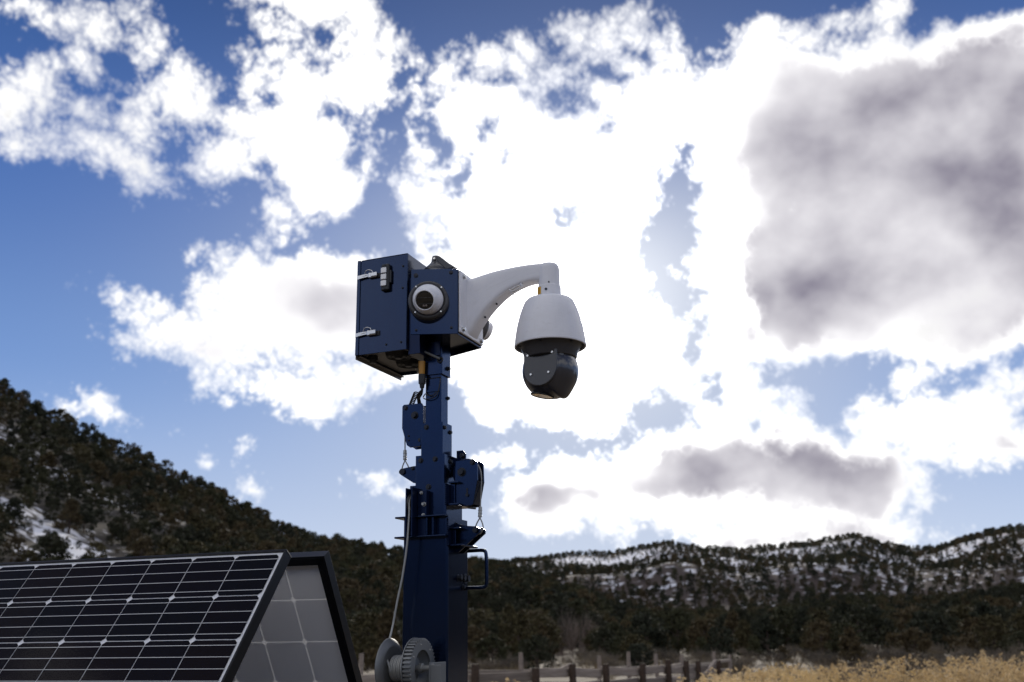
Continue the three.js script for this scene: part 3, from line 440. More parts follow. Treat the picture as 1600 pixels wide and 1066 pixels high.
// ---------------------------------------------------------------- trailer below the picture, carrying mast and panels
const PB = 19.64 * D2R, PH = V(Math.cos(PB), 0, Math.sin(PB)), PN = V(-Math.sin(PB), 0, Math.cos(PB));
{
  const o = new THREE.Group(); o.name = numbered('solar_trailer'); tag(o, 'dark blue two wheeled trailer under the mast and solar panels', 'trailer');
  const c = PH.clone().multiplyScalar(-2.0).addScaledVector(PN, -2.85); o.position.set(c.x, 0, c.z); o.rotation.y = -PB; scene.add(o); BASE.set(o, [0, 0, 0]);
  part(o, 'chassis', [bx(-1.6, 1.25, 0.44, 0.55, -0.62, -0.54), bx(-1.6, 1.25, 0.44, 0.55, 0.54, 0.62), bx(-1.6, -1.5, 0.44, 0.55, -0.54, 0.54), bx(1.15, 1.25, 0.44, 0.55, -0.54, 0.54), bx(0.55, 1.15, 0.5, 0.55, -0.54, 0.54)], navyDark);
  part(o, 'cabinet', [bx(-1.55, 0.3, 0.552, 1.062, -0.72, 0.72, 0.01)], navy);
  part(o, 'tongue', [bx(1.252, 2.3, 0.44, 0.52, -0.04, 0.04)], navyDark);
  for (const s of [-1, 1]) {
    const t = part(o, 'wheel', [new THREE.TorusGeometry(0.24, 0.085, 12, 36).translate(-0.6, 0.32, s * 0.86)], rubber);
    const rim = new THREE.Mesh(cyl(V(-0.6, 0.32, s * 0.86 - 0.06), Z, 0.12, 0.17, 0.17, 28), zinc); rim.name = 'rim'; t.add(rim);
    part(o, 'axle', [cyl(V(-0.6, 0.4, 0), V(0, -0.09, s), 0.8, 0.03)], navyDark);
    part(o, 'fender', [bx(-1.02, -0.18, 0.68, 0.7, s * 0.86 - 0.12, s * 0.86 + 0.12)], navy);
  }
}

// ---------------------------------------------------------------- solar panels
const cellShape = (() => { const h = 0.0774, c = 0.0095, s = new THREE.Shape(); s.moveTo(-h + c, -h); s.lineTo(h - c, -h); s.lineTo(h, -h + c); s.lineTo(h, h - c); s.lineTo(h - c, h); s.lineTo(-h + c, h); s.lineTo(-h, h - c); s.lineTo(-h, -h + c); return s; })();
const cellTones = [0, 1, 2].map((k) => M([[0.0045, 0.0032, 0.006], [0.0065, 0.004, 0.0055], [0.0035, 0.0034, 0.006]][k], 0.4, 0, { specularIntensity: 0.1 }));
const sheetMat = M([0.92, 0.92, 0.94], 0.8, 0, { side: THREE.DoubleSide, transmission: 0.13, thickness: 0, specularIntensity: 0.2 });
const coverGlass = M([0.985, 0.985, 0.985], 0.06, 0, { transmission: 1, thickness: 0, ior: 1.18, specularIntensity: 0.35 });
const busMat = M([0.72, 0.72, 0.72], 0.35, 0.2);
const frameMat = M([0.022, 0.022, 0.024], 0.3, 0.6);
function solarPanel(label, corner, axis, upSlope, sgn) {     // corner: outer top corner at the mast's end; sgn: which way the panel runs from it
  const o = new THREE.Group(); o.name = numbered('photovoltaic_module'); tag(o, label, 'solar panel');
  const out = axis.clone().cross(upSlope), m = new THREE.Matrix4().makeBasis(axis, upSlope, out);
  const PW = 10 * 0.1588 + 0.038, PHt = 6 * 0.1588 + 0.028;
  o.quaternion.setFromRotationMatrix(m);
  o.position.copy(corner).addScaledVector(axis, -sgn * PW / 2).addScaledVector(upSlope, -PHt);   // middle of the lower edge
  BASE.set(o, [0, 0, 0]); scene.add(o);
  const w = PW / 2, bt = 0.007, dp = 0.036;
  const bar = (x0, x1, y0, y1) => [bx(x0, x1, y0, y1, -dp, 0.0012, 0.001)];
  part(o, 'frame_rail', [...bar(-w, w, PHt - bt, PHt), bx(-w + bt, w - bt, PHt - 0.032, PHt - bt, -dp, -dp + 0.002, 0.0005)], frameMat);
  part(o, 'frame_rail', [...bar(-w, w, 0, bt), bx(-w + bt, w - bt, bt, 0.032, -dp, -dp + 0.002, 0.0005)], frameMat);
  for (const s of [-1, 1]) part(o, 'frame_rail', [...bar(Math.min(s * w, s * (w - bt)), Math.max(s * w, s * (w - bt)), bt, PHt - bt), bx(Math.min(s * (w - bt), s * (w - 0.032)), Math.max(s * (w - bt), s * (w - 0.032)), bt, PHt - bt, -dp, -dp + 0.002, 0.0005)], frameMat);
  const sheet = part(o, 'backsheet', new THREE.PlaneGeometry(PW - 2 * bt, PHt - 2 * bt).translate(0, PHt / 2, -0.0065), sheetMat);
  const cg = new THREE.ExtrudeGeometry(cellShape, { depth: 0.0006, bevelEnabled: false }); cg.translate(0, 0, -0.0048);
  const r = rng(9 + used.photovoltaic_module);
  for (let i = 0; i < 6; i++) for (let j = 0; j < 10; j++) { const c = new THREE.Mesh(cg, cellTones[Math.floor(r() * 3)]); c.name = 'cell'; c.position.set(-w + 0.019 + (j + 0.5) * 0.1588, PHt - 0.014 - (i + 0.5) * 0.1588, 0); o.add(c); }
  for (let i = 0; i < 6; i++) for (let k = 0; k < 4; k++) { const y = PHt - 0.014 - (i + (k + 0.5) / 4) * 0.1588; part(o, 'busbar', bx(-w + 0.018, w - 0.018, y - 0.0009, y + 0.0009, -0.0042, -0.0036, 0.0001), busMat); }
  part(o, 'glass_cover', new THREE.PlaneGeometry(PW - 2 * bt, PHt - 2 * bt).translate(0, PHt / 2, -0.002), coverGlass);
  part(o, 'junction_box', bx(-0.07, 0.07, PHt - 0.2, PHt - 0.1, -0.032, -0.0075, 0.004), black);
  return o;
}
{
  const t1 = 52.3 * D2R, t2 = 58.6 * D2R;
  solarPanel('nearer black framed solar panel with its glass face towards the viewer', V(-0.7056, 1.8642, -3.1971), PH.clone(), PN.clone().multiplyScalar(-Math.cos(t1)).addScaledVector(Y, Math.sin(t1)), 1);
  solarPanel('rear solar panel showing its grey back behind the nearer panel', V(-0.6151, 1.8673, -3.3863).addScaledVector(PN.clone().multiplyScalar(-Math.sin(t2)).addScaledVector(Y, Math.cos(t2)), 0.012), PH.clone().negate(), PN.clone().multiplyScalar(Math.cos(t2)).addScaledVector(Y, Math.sin(t2)), -1);
}

// ---------------------------------------------------------------- telescopic mast
const MC = -0.075;
function sqTube(h, y0, y1, rad, wall) {
  const sh = new THREE.Shape(), rr = (s, H, R) => { s.moveTo(-H + R, -H); s.lineTo(H - R, -H); s.absarc(H - R, -H + R, R, -Math.PI / 2, 0); s.lineTo(H, H - R); s.absarc(H - R, H - R, R, 0, Math.PI / 2); s.lineTo(-H + R, H); s.absarc(-H + R, H - R, R, Math.PI / 2, Math.PI); s.lineTo(-H, -H + R); s.absarc(-H + R, -H + R, R, Math.PI, Math.PI * 1.5); };
  rr(sh, h, rad); const hole = new THREE.Path(); rr(hole, h - wall, Math.max(0.001, rad - wall * 0.6)); sh.holes.push(hole);
  const g = new THREE.ExtrudeGeometry(sh, { depth: y1 - y0, bevelEnabled: false, curveSegments: 6 }); g.rotateX(-Math.PI / 2); g.translate(MC, y0, MC); return g;
}
const NF = (h) => MC + h;      // where a face of half-width h stands
const mast = thing('telescopic_mast', 'dark blue square telescopic mast of five nested tubes', 'mast', MC, 0.552, MC);
{
  const o = mast;
  const s1 = part(o, 'mast_section', [sqTube(0.075, 0.56, 1.9455, 0.007, 0.006)], navy);
  const s2 = part(o, 'mast_section', [sqTube(0.0625, 1.3, 2.0476, 0.0065, 0.005)], navy);
  const s3 = part(o, 'mast_section', [sqTube(0.05, 1.5, 2.1423, 0.006, 0.005)], navy);
  const s4 = part(o, 'mast_section', [sqTube(0.0375, 1.7, 2.2466, 0.005, 0.004)], navy);
  const s5 = part(o, 'mast_section', [sqTube(0.0275, 1.9, 2.45, 0.0045, 0.004)], navy);
  part(o, 'foot_plate', [bx(MC - 0.13, MC + 0.13, 0.552, 0.561, MC - 0.13, MC + 0.13)], navyDark);
  // weld beads down the corner edges of the welded collars
  const rw = rng(3), bead = (u, n, y0, y1) => { const gs = []; for (let y = y0; y < y1; y += 0.006) gs.push(new THREE.SphereGeometry(0.0024 + 0.0008 * rw(), 6, 5).translate(u + 0.0006, y, n + 0.0006)); return gs; };
  part(o, 'weld_bead', bead(NF(0.0625) - 0.001, NF(0.0625) - 0.001, 1.985, 2.045), navyDark);
  part(o, 'weld_bead', bead(NF(0.075) - 0.001, NF(0.075) - 0.001, 1.86, 1.94), navyDark);
  // slim guide pads showing at each collar
  for (const [h, y] of [[0.0625, 1.9455], [0.05, 2.0476], [0.0375, 2.1423], [0.0275, 2.2466]]) part(o, 'guide_pad', [bx(MC - h - 0.004, MC + h + 0.004, y - 0.03, y + 0.0015, NF(h) + 0.0003, NF(h) + 0.004), bx(NF(h) + 0.0003, NF(h) + 0.004, y - 0.03, y + 0.0015, MC - h - 0.004, MC + h + 0.004)], black);
  // pad bolts
  const B = (u, y, n, d, r, h) => part(o, 'bolt', bolt(V(u, y, n), d, r, h), boltMat);
  B(-0.0925, 2.2335, NF(0.0375), Z, 0.0065); B(NF(0.0375), 2.231, -0.054, X, 0.0055); B(NF(0.0375), 2.222, -0.095, X, 0.0055);
  B(-0.105, 2.127, NF(0.05), Z, 0.0065); B(-0.055, 2.1275, NF(0.05), Z, 0.0065); B(NF(0.05), 2.124, -0.072, X, 0.0065);
  B(-0.071, 2.0405, NF(0.0625), Z, 0.007); B(0.0, 1.925, -0.06, X, 0.0065); B(0, 1.915, -0.115, X, 0.006);
  B(NF(0.0275), 2.335, -0.098, X, 0.005); 
  for (const [n, r] of [[-0.075, 0.0075], [-0.1, 0.009], [-0.128, 0.011]]) part(o, 'bolt', bolt(V(0, 1.768, n), X, r, 0.012), boltMat);
  part(o, 'bolt', bolt(V(0, 1.742, -0.11), X, 0.006, 0.006), boltMat);
  // upper pulley housing on the left of the fourth tube
  const A = [[-0.118, 2.3172], [-0.183, 2.3182], [-0.188, 2.313], [-0.188, 2.242], [-0.170, 2.185], [-0.158, 2.1768], [-0.1215, 2.178], [-0.114, 2.2], [-0.1125, 2.256], [-0.1135, 2.309]];
  const hA = part(o, 'pulley_housing', [plateUY(A, -0.059, -0.053), plateUY(A, -0.099, -0.093), bx(-0.118, -0.1128, 2.19, 2.305, -0.093, -0.059)], navy);
  part(hA, 'pulley', [lathe([[0.006, 0], [0.03, 0], [0.033, 0.003], [0.026, 0.01], [0.033, 0.017], [0.03, 0.02], [0.006, 0.02]], V(-0.147, 2.28, -0.086), Z)], zincDull);
  part(hA, 'axle_bolt', bolt(V(-0.1424, 2.2795, -0.053), Z, 0.0095, 0.009), boltMat);
  part(hA, 'bolt', bolt(V(-0.175, 2.3065, -0.053), Z, 0.006), boltMat);
  part(hA, 'bolt', bolt(V(-0.163, 2.214, -0.053), Z, 0.0022, 0.003), boltMat); part(hA, 'bolt', bolt(V(-0.163, 2.2, -0.053), Z, 0.0022, 0.003), boltMat);
  part(hA, 'bolt', bolt(V(-0.124, 2.198, -0.053), Z, 0.0045, 0.003), boltMat);
  part(o, 'bracket', [bx(-0.1215, -0.1127, 2.19, 2.245, -0.1, -0.05)], navy);
  // right pulley housing on the second tube
  const Bp = [[0.0035, 2.1205], [0.064, 2.1224], [0.0755, 2.1145], [0.0773, 2.056], [0.0625, 1.984], [0.056, 1.9803], [0.03, 1.9795], [-0.0123, 1.986], [-0.0123, 2.048], [0.0005, 2.056]];
  const hB = part(o, 'pulley_housing', [plateUY(Bp, -0.055, -0.049), plateUY(Bp, -0.104, -0.098), plateUY([[0.0773, 2.056], [0.0625, 1.984], [0.059, 1.985], [0.0738, 2.056]], -0.098, -0.055, 0)], navy);
  part(hB, 'pulley', [lathe([[0.006, 0], [0.042, 0], [0.045, 0.003], [0.037, 0.012], [0.045, 0.021], [0.042, 0.024], [0.006, 0.024]], V(0.03, 2.084, -0.089), Z)], navyDark);
  part(hB, 'axle_bolt', bolt(V(0.0245, 2.0845, -0.049), Z, 0.0105, 0.011), boltMat);
  part(hB, 'bolt', bolt(V(0.0615, 2.1125, -0.049), Z, 0.007, 0.006), boltMat);
  part(hB, 'latch_slot', [bx(0.0405, 0.0455, 2.012, 2.034, -0.0492, -0.0465, 0.001), cyl(V(0.0435, 2.0125, -0.049), Z, 0.005, 0.005, 0.005, 12)], boltMat);
  part(o, 'bracket', [bx(-0.0124, 0.022, 2.0495, 2.0555, -0.122, -0.03, 0.002), bx(-0.0124, 0.026, 1.981, 1.988, -0.126, -0.022, 0.002), bx(-0.0124, 0.006, 1.988, 2.0495, -0.116, -0.105), bx(-0.0124, 0.004, 1.988, 2.0495, -0.0485, -0.043)], navy);
  part(o, 'cable_stop', [cyl(V(0.036, 1.979, -0.075), V(1, -0.2, 0), 0.024, 0.005, 0.004, 10)], zinc);
  // lug behind the third tube
  const lug = part(o, 'lug_plate', [plateUY([[-0.026, 2.085], [0.006, 2.08], [0.006, 2.155], [-0.004, 2.166], [-0.026, 2.166]], -0.125, -0.119)], navy);
  part(lug, 'bolt', bolt(V(-0.004, 2.148, -0.119), Z, 0.0075, 0.012), boltMat); part(lug, 'bolt', bolt(V(-0.008, 2.122, -0.119), Z, 0.007, 0.008), boltMat);
  // cable ears
  const C = [[-0.1372, 2.1175], [-0.148, 2.1175], [-0.1905, 2.1125], [-0.2, 2.106], [-0.2, 2.099], [-0.192, 2.092], [-0.148, 2.064], [-0.1372, 2.062]];
  const eC = part(o, 'cable_ear', [plateUY(C, -0.064, -0.059), plateUY(C, -0.091, -0.086)], navy);
  part(eC, 'pin', [cyl(V(-0.186, 2.1022, -0.093), Z, 0.04, 0.0095, 0.0095, 16)], boltMat);
  part(eC, 'bolt', bolt(V(-0.15, 2.11, -0.059), Z, 0.005), boltMat);
  const E = [[0.0002, 1.93], [0.03, 1.921], [0.071, 1.917], [0.083, 1.91], [0.083, 1.898], [0.074, 1.891], [0.03, 1.856], [0.012, 1.842], [0.0002, 1.842]];
  const eD = part(o, 'cable_ear', [plateUY(E, -0.058, -0.052), plateUY(E, -0.098, -0.092)], navy);
  part(eD, 'pin', [cyl(V(0.069, 1.9055, -0.104), Z, 0.06, 0.008, 0.008, 16)], boltMat);
  part(o, 'bracket', [bx(0.0002, 0.03, 1.909, 1.915, -0.125, -0.02, 0.002), bx(0.0002, 0.04, 1.858, 1.864, -0.135, -0.012, 0.002), bx(0.0002, 0.012, 1.864, 1.909, -0.036, -0.031)], navy);
  // collar frame with sheave cheeks on the front of the lowest tube
  part(o, 'collar_flange', [bx(-0.166, 0.004, 1.9445, 1.9505, 0.0003, 0.027, 0.0025), bx(-0.166, -0.1503, 1.9445, 1.9505, -0.13, 0.0003, 0.0025)], navy);
  part(o, 'collar_flange', [bx(-0.166, 0.006, 1.8845, 1.8905, 0.0003, 0.029, 0.0025), bx(-0.166, -0.1503, 1.8845, 1.8905, -0.13, 0.0003, 0.0025)], navy);
  for (const u of [-0.0605, -0.04]) part(o, 'stiffener', [bx(u - 0.003, u + 0.003, 1.8905, 1.9445, 0.0003, 0.021)], navy);
  const cheek = part(o, 'sheave_bracket', [bx(-0.1235, -0.1185, 1.888, 2.034, -0.011, 0.04), bx(-0.101, -0.096, 1.888, 2.0355, -0.011, 0.046), bx(-0.096, -0.066, 1.8906, 2.028, -0.011, 0.012), bx(-0.1185, -0.101, 1.9, 1.96, -0.011, 0.004)], navyDark);
  part(cheek, 'sheave', [lathe([[0.005, 0], [0.03, 0], [0.032, 0.002], [0.026, 0.0075], [0.032, 0.013], [0.03, 0.015], [0.005, 0.015]], V(-0.1175, 1.987, 0.014), X)], black);
  part(cheek, 'bolt', bolt(V(-0.083, 2.02, 0.012), Z, 0.004), zinc); part(cheek, 'bolt', bolt(V(-0.073, 1.985, 0.012), Z, 0.005, 0.01), zinc); part(cheek, 'bolt', bolt(V(-0.075, 1.953, 0.012), Z, 0.004, 0.006), zinc);
  // pull handle on the back edge
  part(o, 'pull_handle', [tube([V(-0.002, 1.8515, -0.13), V(0.03, 1.8515, -0.13), V(0.054, 1.8515, -0.13), V(0.066, 1.848, -0.13), V(0.0695, 1.836, -0.13), V(0.0705, 1.8, -0.13), V(0.0705, 1.755, -0.13), V(0.067, 1.743, -0.13), V(0.055, 1.7393, -0.13), V(0.03, 1.7393, -0.13), V(-0.002, 1.7393, -0.13)], 0.0056, 70, 12)], navy);
}
// steel ropes with swaged loops
function swagedRope(name, label, top, crimp, eye, extra) {
  const o = thing(name, label, 'wire rope', eye.x, eye.y, eye.z, 'short steel ropes on the mast');
  part(o, 'rope', [tube([...extra, top, top.clone().lerp(crimp, 0.5), crimp], 0.0022, 40, 7)], rope);
  const d = top.clone().sub(crimp).normalize();
  part(o, 'ferrule', [cyl(crimp.clone().addScaledVector(d, 0.001), d, 0.032, 0.0058, 0.0055, 12), ...[0.004, 0.013, 0.022].map((k) => new THREE.TorusGeometry(0.0056, 0.0012, 6, 14).rotateX(Math.PI / 2).translate(0, k, 0)).map((g) => along(g, crimp.clone(), d))], zinc);
  const m = crimp.clone().lerp(eye, 0.5), s = 0.0125;
  part(o, 'loop', [tube([crimp, V(m.x - s * 0.8, m.y, m.z), V(eye.x - s, eye.y + 0.003, eye.z), V(eye.x, eye.y - 0.0115, eye.z), V(eye.x + s, eye.y + 0.003, eye.z), V(m.x + s * 0.8, m.y, m.z), crimp], 0.0021, 48, 7)], rope);
  return o;
}
swagedRope('wire_rope', 'thin steel rope hanging from the upper left pulley housing to its ear', V(-0.1885, 2.215, -0.076), V(-0.1868, 2.141, -0.075), V(-0.184, 2.1022, -0.075), [V(-0.18, 2.285, -0.076), V(-0.1875, 2.25, -0.076)]);
swagedRope('wire_rope', 'thin steel rope from the right pulley housing down to its clevis ear', V(0.0785, 2.06, -0.077), V(0.0735, 1.945, -0.075), V(0.0705, 1.907, -0.075), [V(0.066, 2.107, -0.077), V(0.0755, 2.09, -0.077)]);

// ---------------------------------------------------------------- winch on the front of the mast
{
  const o = thing('hand_winch', 'grey toothed hand winch bolted to the front of the mast', 'winch', -0.06, 1.41, 0.0);
  const wy = 1.513, wn = 0.09, ax = (u) => V(u, wy, wn);
  part(o, 'drum_flange', [lathe([[0.02, 0.016], [0.05, 0.016], [0.058, 0.02], [0.066, 0.02], [0.076, 0.012], [0.0825, 0.0085], [0.083, 0.005], [0.08, 0.002], [0.07, 0.0], [0.02, 0.006]], ax(-0.146), X, 64)], zincDull);
  part(o, 'spool', [cyl(ax(-0.128), X, 0.062, 0.03, 0.03, 32)], zincDull);
  const wraps = []; for (let k = 0; k < 10; k++) wraps.push(new THREE.TorusGeometry(0.0325 + (k % 2) * 0.001, 0.003, 8, 40).rotateY(Math.PI / 2).translate(-0.122 + k * 0.0058, wy, wn)); part(o, 'wound_rope', wraps, rope);
  // gear: ring with teeth, dished face
  const teeth = 44, sh = new THREE.Shape(), R0 = 0.0745, R1 = 0.081;
  for (let i = 0; i < teeth; i++) for (const [f, r] of [[0.0, R0], [0.24, R0], [0.34, R1], [0.68, R1], [0.78, R0]]) { const a = (i + f) / teeth * 2 * Math.PI; const p = [r * Math.cos(a), r * Math.sin(a)]; i === 0 && f === 0 ? sh.moveTo(...p) : sh.lineTo(...p); }
  const hole = new THREE.Path(); hole.absarc(0, 0, 0.05, 0, 2 * Math.PI, true); sh.holes.push(hole);
  const gr = new THREE.ExtrudeGeometry(sh, { depth: 0.022, bevelEnabled: true, bevelSize: 0.0008, bevelThickness: 0.0008, bevelSegments: 1, curveSegments: 40 }); gr.rotateY(Math.PI / 2); gr.translate(-0.056, wy, wn);
  const gear = part(o, 'gear_wheel', [gr, lathe([[0.012, -0.012], [0.02, -0.012], [0.04, -0.004], [0.0505, 0.012], [0.0505, 0.008], [0.042, -0.007], [0.012, -0.016]], ax(-0.05), X, 56)], zincDull);
  part(gear, 'rim_plate', [cyl(ax(-0.0605), X, 0.003, 0.0835, 0.0835, 72)], zincDull);
  for (const a of [0.5, 1.35, 2.3, 3.6, 4.5, 5.4]) part(gear, 'rivet', [new THREE.SphereGeometry(0.0028, 8, 6).translate(-0.0335, wy + 0.0655 * Math.sin(a), wn + 0.0655 * Math.cos(a))], zinc);
  part(o, 'shaft', [cyl(ax(-0.066), X, 0.078, 0.0085, 0.0085, 20), cyl(ax(-0.042), X, 0.008, 0.0135, 0.0135, 20)], zinc);
  part(o, 'mounting_bracket', [bx(-0.008, -0.003, 1.41, 1.528, 0.0008, 0.105), bx(-0.003, 0.03, 1.41, 1.522, 0.1, 0.105), bx(-0.16, -0.155, 1.41, 1.535, 0.0008, 0.105), bx(-0.155, -0.008, 1.41, 1.47, 0.0008, 0.006)], zincDull);
  part(o, 'bolt', bolt(V(-0.003, wy - 0.001, wn), X, 0.01, 0.009), zinc);
  part(o, 'bolt', bolt(V(0.012, 1.436, 0.105), Z, 0.008, 0.006), zinc);
  const c = thing('winch_cable', 'grey steel cable sagging from the sheave bracket down to the winch drum', 'cable', -0.115, 1.515, 0.06);
  part(c, 'strand', [tube([V(-0.11, 2.0135, 0.012), V(-0.1088, 2.005, 0.03), V(-0.1085, 1.985, 0.0405), V(-0.1085, 1.95, 0.042), V(-0.113, 1.86, 0.045), V(-0.124, 1.77, 0.05), V(-0.137, 1.7, 0.055), V(-0.147, 1.63, 0.062), V(-0.1475, 1.575, 0.088), V(-0.14, 1.548, 0.11), V(-0.128, 1.53, 0.1225), V(-0.1185, 1.505, 0.1225)], 0.0032, 120, 10)], rope);
}

// ---------------------------------------------------------------- head: camera mounting box on the mast top
{
  const o = thing('camera_mounting_box', 'dark blue angled steel box on the mast top carrying the cameras', 'camera mount', MC, 2.405, MC);
  const L = [-0.096, 0.072], R = [0.042, 0.0195], Bk = [0.042, -0.1695], Cn = [-0.096, -0.222];
  const y0 = 2.512, y1 = 2.7265;
  // folded sheet shell, open below with a return lip
  const wall = (a, b, t) => { const dx = b[0] - a[0], dz = b[1] - a[1], l = Math.hypot(dx, dz), nx = dz / l * t, nz = -dx / l * t; return plan([a, b, [b[0] + nx, b[1] + nz], [a[0] + nx, a[1] + nz]], y0, y1, 0.0008); };
  part(o, 'shell', [plan([[-0.09, 0.066], [0.038, 0.0175], [0.038, -0.1675], [-0.09, -0.216]], y0 + 0.014, y1, 0.002)], navy);
  const d = V(0.1378, 0, -0.0525).normalize(), f = V(0.356, 0, 0.934), f2 = V(0.356, 0, -0.934);
  const slab = (a, b, nn, t, lo, hi) => plan([[a[0], a[1]], [b[0], b[1]], [b[0] - nn.x * t, b[1] - nn.z * t], [a[0] - nn.x * t, a[1] - nn.z * t]], lo, hi, 0.0008);
  const fp = part(o, 'front_plate', [slab(L, R, f, 0.005, y0 - 0.002, y1 + 0.001)], navy);
  const bp = part(o, 'rear_plate', [slab(Bk, Cn, f2, 0.005, y0 - 0.002, y1 + 0.001)], navy);
  part(o, 'side_plate', [bx(0.0385, 0.0425, y0 - 0.004, y1 - 0.001, -0.166, 0.0165)], navy);
  const onF = (s, y) => V(lerp(L[0], R[0], s), y, lerp(L[1], R[1], s)), onB = (s, y) => V(lerp(Cn[0], Bk[0], s), y, lerp(Cn[1], Bk[1], s));
  for (const [s, y, r] of [[0.1, 2.706, 0.0075], [0.86, 2.714, 0.0065], [0.12, 2.524, 0.0045], [0.87, 2.53, 0.0045]]) part(fp, 'bolt', bolt(onF(s, y), f, r * 0.75, 0.004), boltMat);
  for (const s of [0.12, 0.88]) for (const y of [2.53, 2.71]) part(bp, 'bolt', bolt(onB(s, y), f2, 0.005, 0.004), boltMat);
  // socket that drops over the top tube, and the enclosure arm, heightened with an added dark filler against leaking light
  part(o, 'mast_socket', [sqTube(0.0335, 2.405, y0 + 0.016, 0.004, 0.005)], navy);
  part(o, 'bolt', bolt(V(NF(0.0335), 2.43, -0.085), X, 0.006, 0.007), boltMat);
  part(o, 'support_arm_filler', [bx(-0.1322, -0.0905, 2.462, 2.722, -0.2, 0.018), bx(-0.0903, -0.045, 2.464, 2.511, -0.0412, -0.036)], navyDark);
  part(o, 'locking_pin', [cyl(V(-0.122, 2.492, -0.012), V(0.76, -0.4, -0.2), 0.09, 0.0045, 0.0045, 14), cyl(V(-0.137, 2.4985, -0.008), V(0.76, -0.4, -0.2), 0.03, 0.0135, 0.0125, 18)], zincDull);
  part(o, 'pin_eye', [new THREE.TorusGeometry(0.0085, 0.003, 10, 24).translate(-0.046, 2.449, NF(0.0335) + 0.004)], boltMat);

  // left-hand electronics enclosure
  const e = thing('electronics_enclosure', 'large dark blue latched cabinet left of the cameras on the mast top', 'enclosure', -0.226, 2.47, -0.12);
  const u0 = -0.3205, u1 = -0.1325, b0 = 2.478, b1 = 2.8035, nf = 0.03, nb = -0.275;
  part(e, 'body', [bx(u0, u0 + 0.003, b0, b1, nb, nf - 0.004), bx(u1 - 0.003, u1, b0, b1, nb, nf - 0.004), bx(u0 + 0.003, u1 - 0.003, b0, b1, nb, nb + 0.003), bx(u0 + 0.003, u1 - 0.003, b1 - 0.003, b1 - 0.0005, nb + 0.003, nf - 0.004), bx(u0, u0 + 0.0125, b0, b1 + 0.002, nf - 0.004, nf - 0.0005), bx(u0 + 0.003, u1 - 0.003, b0 + 0.04, b0 + 0.043, nb + 0.003, nf - 0.004)], navy);
  const lid = part(e, 'lid', [bx(u0 + 0.0152, u1, b0 - 0.001, b1 - 0.002, nf - 0.003, nf + 0.0005), bx(u0 + 0.0152, u1, b1 - 0.002, b1 + 0.0005, nf - 0.02, nf + 0.0008)], navy);
  for (const [u, y] of [[-0.148, 2.7605], [-0.1488, 2.6855], [-0.1515, 2.503], [-0.205, 2.5015]]) part(lid, 'bolt', bolt(V(u, y, nf + 0.0005), Z, 0.0028, 0.0025), boltMat);
  // draw latches: curved strap, bow and lever
  for (const [y, w] of [[2.741, 1], [2.543, 1]]) {
    const l = part(e, 'draw_latch', [tube([V(u0 + 0.006, y - 0.001, nf + 0.004), V(u0 + 0.02, y + 0.0012, nf + 0.009), V(u0 + 0.036, y + 0.003, nf + 0.011), V(u0 + 0.05, y + 0.0045, nf + 0.01)], 0.001, 4, 4), plateUY([[u0 + 0.006, y - 0.0075], [u0 + 0.022, y - 0.0045], [u0 + 0.05, y - 0.002], [u0 + 0.05, y + 0.0085], [u0 + 0.03, y + 0.009], [u0 + 0.006, y + 0.0065]], nf + 0.008, nf + 0.0105, 0.0008)], steel);
    part(l, 'lever', [bx(u0 + 0.048, u0 + 0.081, y - 0.007, y + 0.0115, nf + 0.004, nf + 0.0125, 0.003), bx(u0 + 0.06, u0 + 0.083, y - 0.004, y + 0.009, nf + 0.0125, nf + 0.0155, 0.0015)], steel);
    part(l, 'bow', [tube([V(u0 + 0.036, y + 0.009, nf + 0.01), V(u0 + 0.04, y + 0.018, nf + 0.012), V(u0 + 0.05, y + 0.0205, nf + 0.013), V(u0 + 0.062, y + 0.0165, nf + 0.012), V(u0 + 0.066, y + 0.01, nf + 0.012)], 0.0017, 24, 7)], steel);
    part(l, 'latch_base', [bx(u0 + 0.052, u0 + 0.092, y - 0.008, y + 0.0085, nf + 0.0006, nf + 0.004)], black);
  }
  // marker light
  const k = part(e, 'marker_light', [bx(-0.2225, -0.192, 2.6805, 2.7735, nf + 0.0006, nf + 0.016, 0.006), bx(-0.196, -0.1865, 2.706, 2.752, nf + 0.0006, nf + 0.011, 0.003)], black);
  for (let i = 0; i < 3; i++) part(k, 'lens', bx(-0.221, -0.2, 2.695 + i * 0.0222, 2.7155 + i * 0.0222, nf + 0.0145, nf + 0.0205, 0.003), M([0.62, 0.62, 0.64], 0.18, 0.25, { clearcoat: 1, clearcoatRoughness: 0.1 }));
  for (const y of [2.6868, 2.767]) part(k, 'screw', [cyl(V(-0.208, y, nf + 0.0155), Z, 0.0022, 0.0032, 0.0032, 12)], boltMat);
  // underside: grey floor with fans, drip lip and glands
  const base = part(e, 'floor_plate', [bx(u0 + 0.004, u1 - 0.004, b0 + 0.012, b0 + 0.0145, nb + 0.004, nf - 0.006)], M([0.3, 0.29, 0.28], 0.6, 0.2));
  part(e, 'drip_lip', [bx(u0 - 0.0035, u0 - 0.0005, b0 - 0.011, b0 + 0.012, nb - 0.02, nf - 0.01), bx(u0 - 0.0005, u0 + 0.012, b0 - 0.0005, b0 + 0.002, nb - 0.02, nf - 0.02)], M([0.24, 0.225, 0.21], 0.5, 0.3));
  for (const [u, n] of [[-0.2, -0.045], [-0.218, -0.15]]) {
    const fan = part(e, 'fan_guard', [cyl(V(u, b0 + 0.012, n), V(0, -1, 0), 0.012, 0.046, 0.043, 8), ...[0.014, 0.027, 0.038].map((q) => new THREE.TorusGeometry(q, 0.0015, 6, 28).rotateX(Math.PI / 2).translate(u, b0 - 0.0015, n))], black);
    part(fan, 'hub', [cyl(V(u, b0, n), V(0, -1, 0), 0.006, 0.013, 0.011, 18)], boltMat);
  }
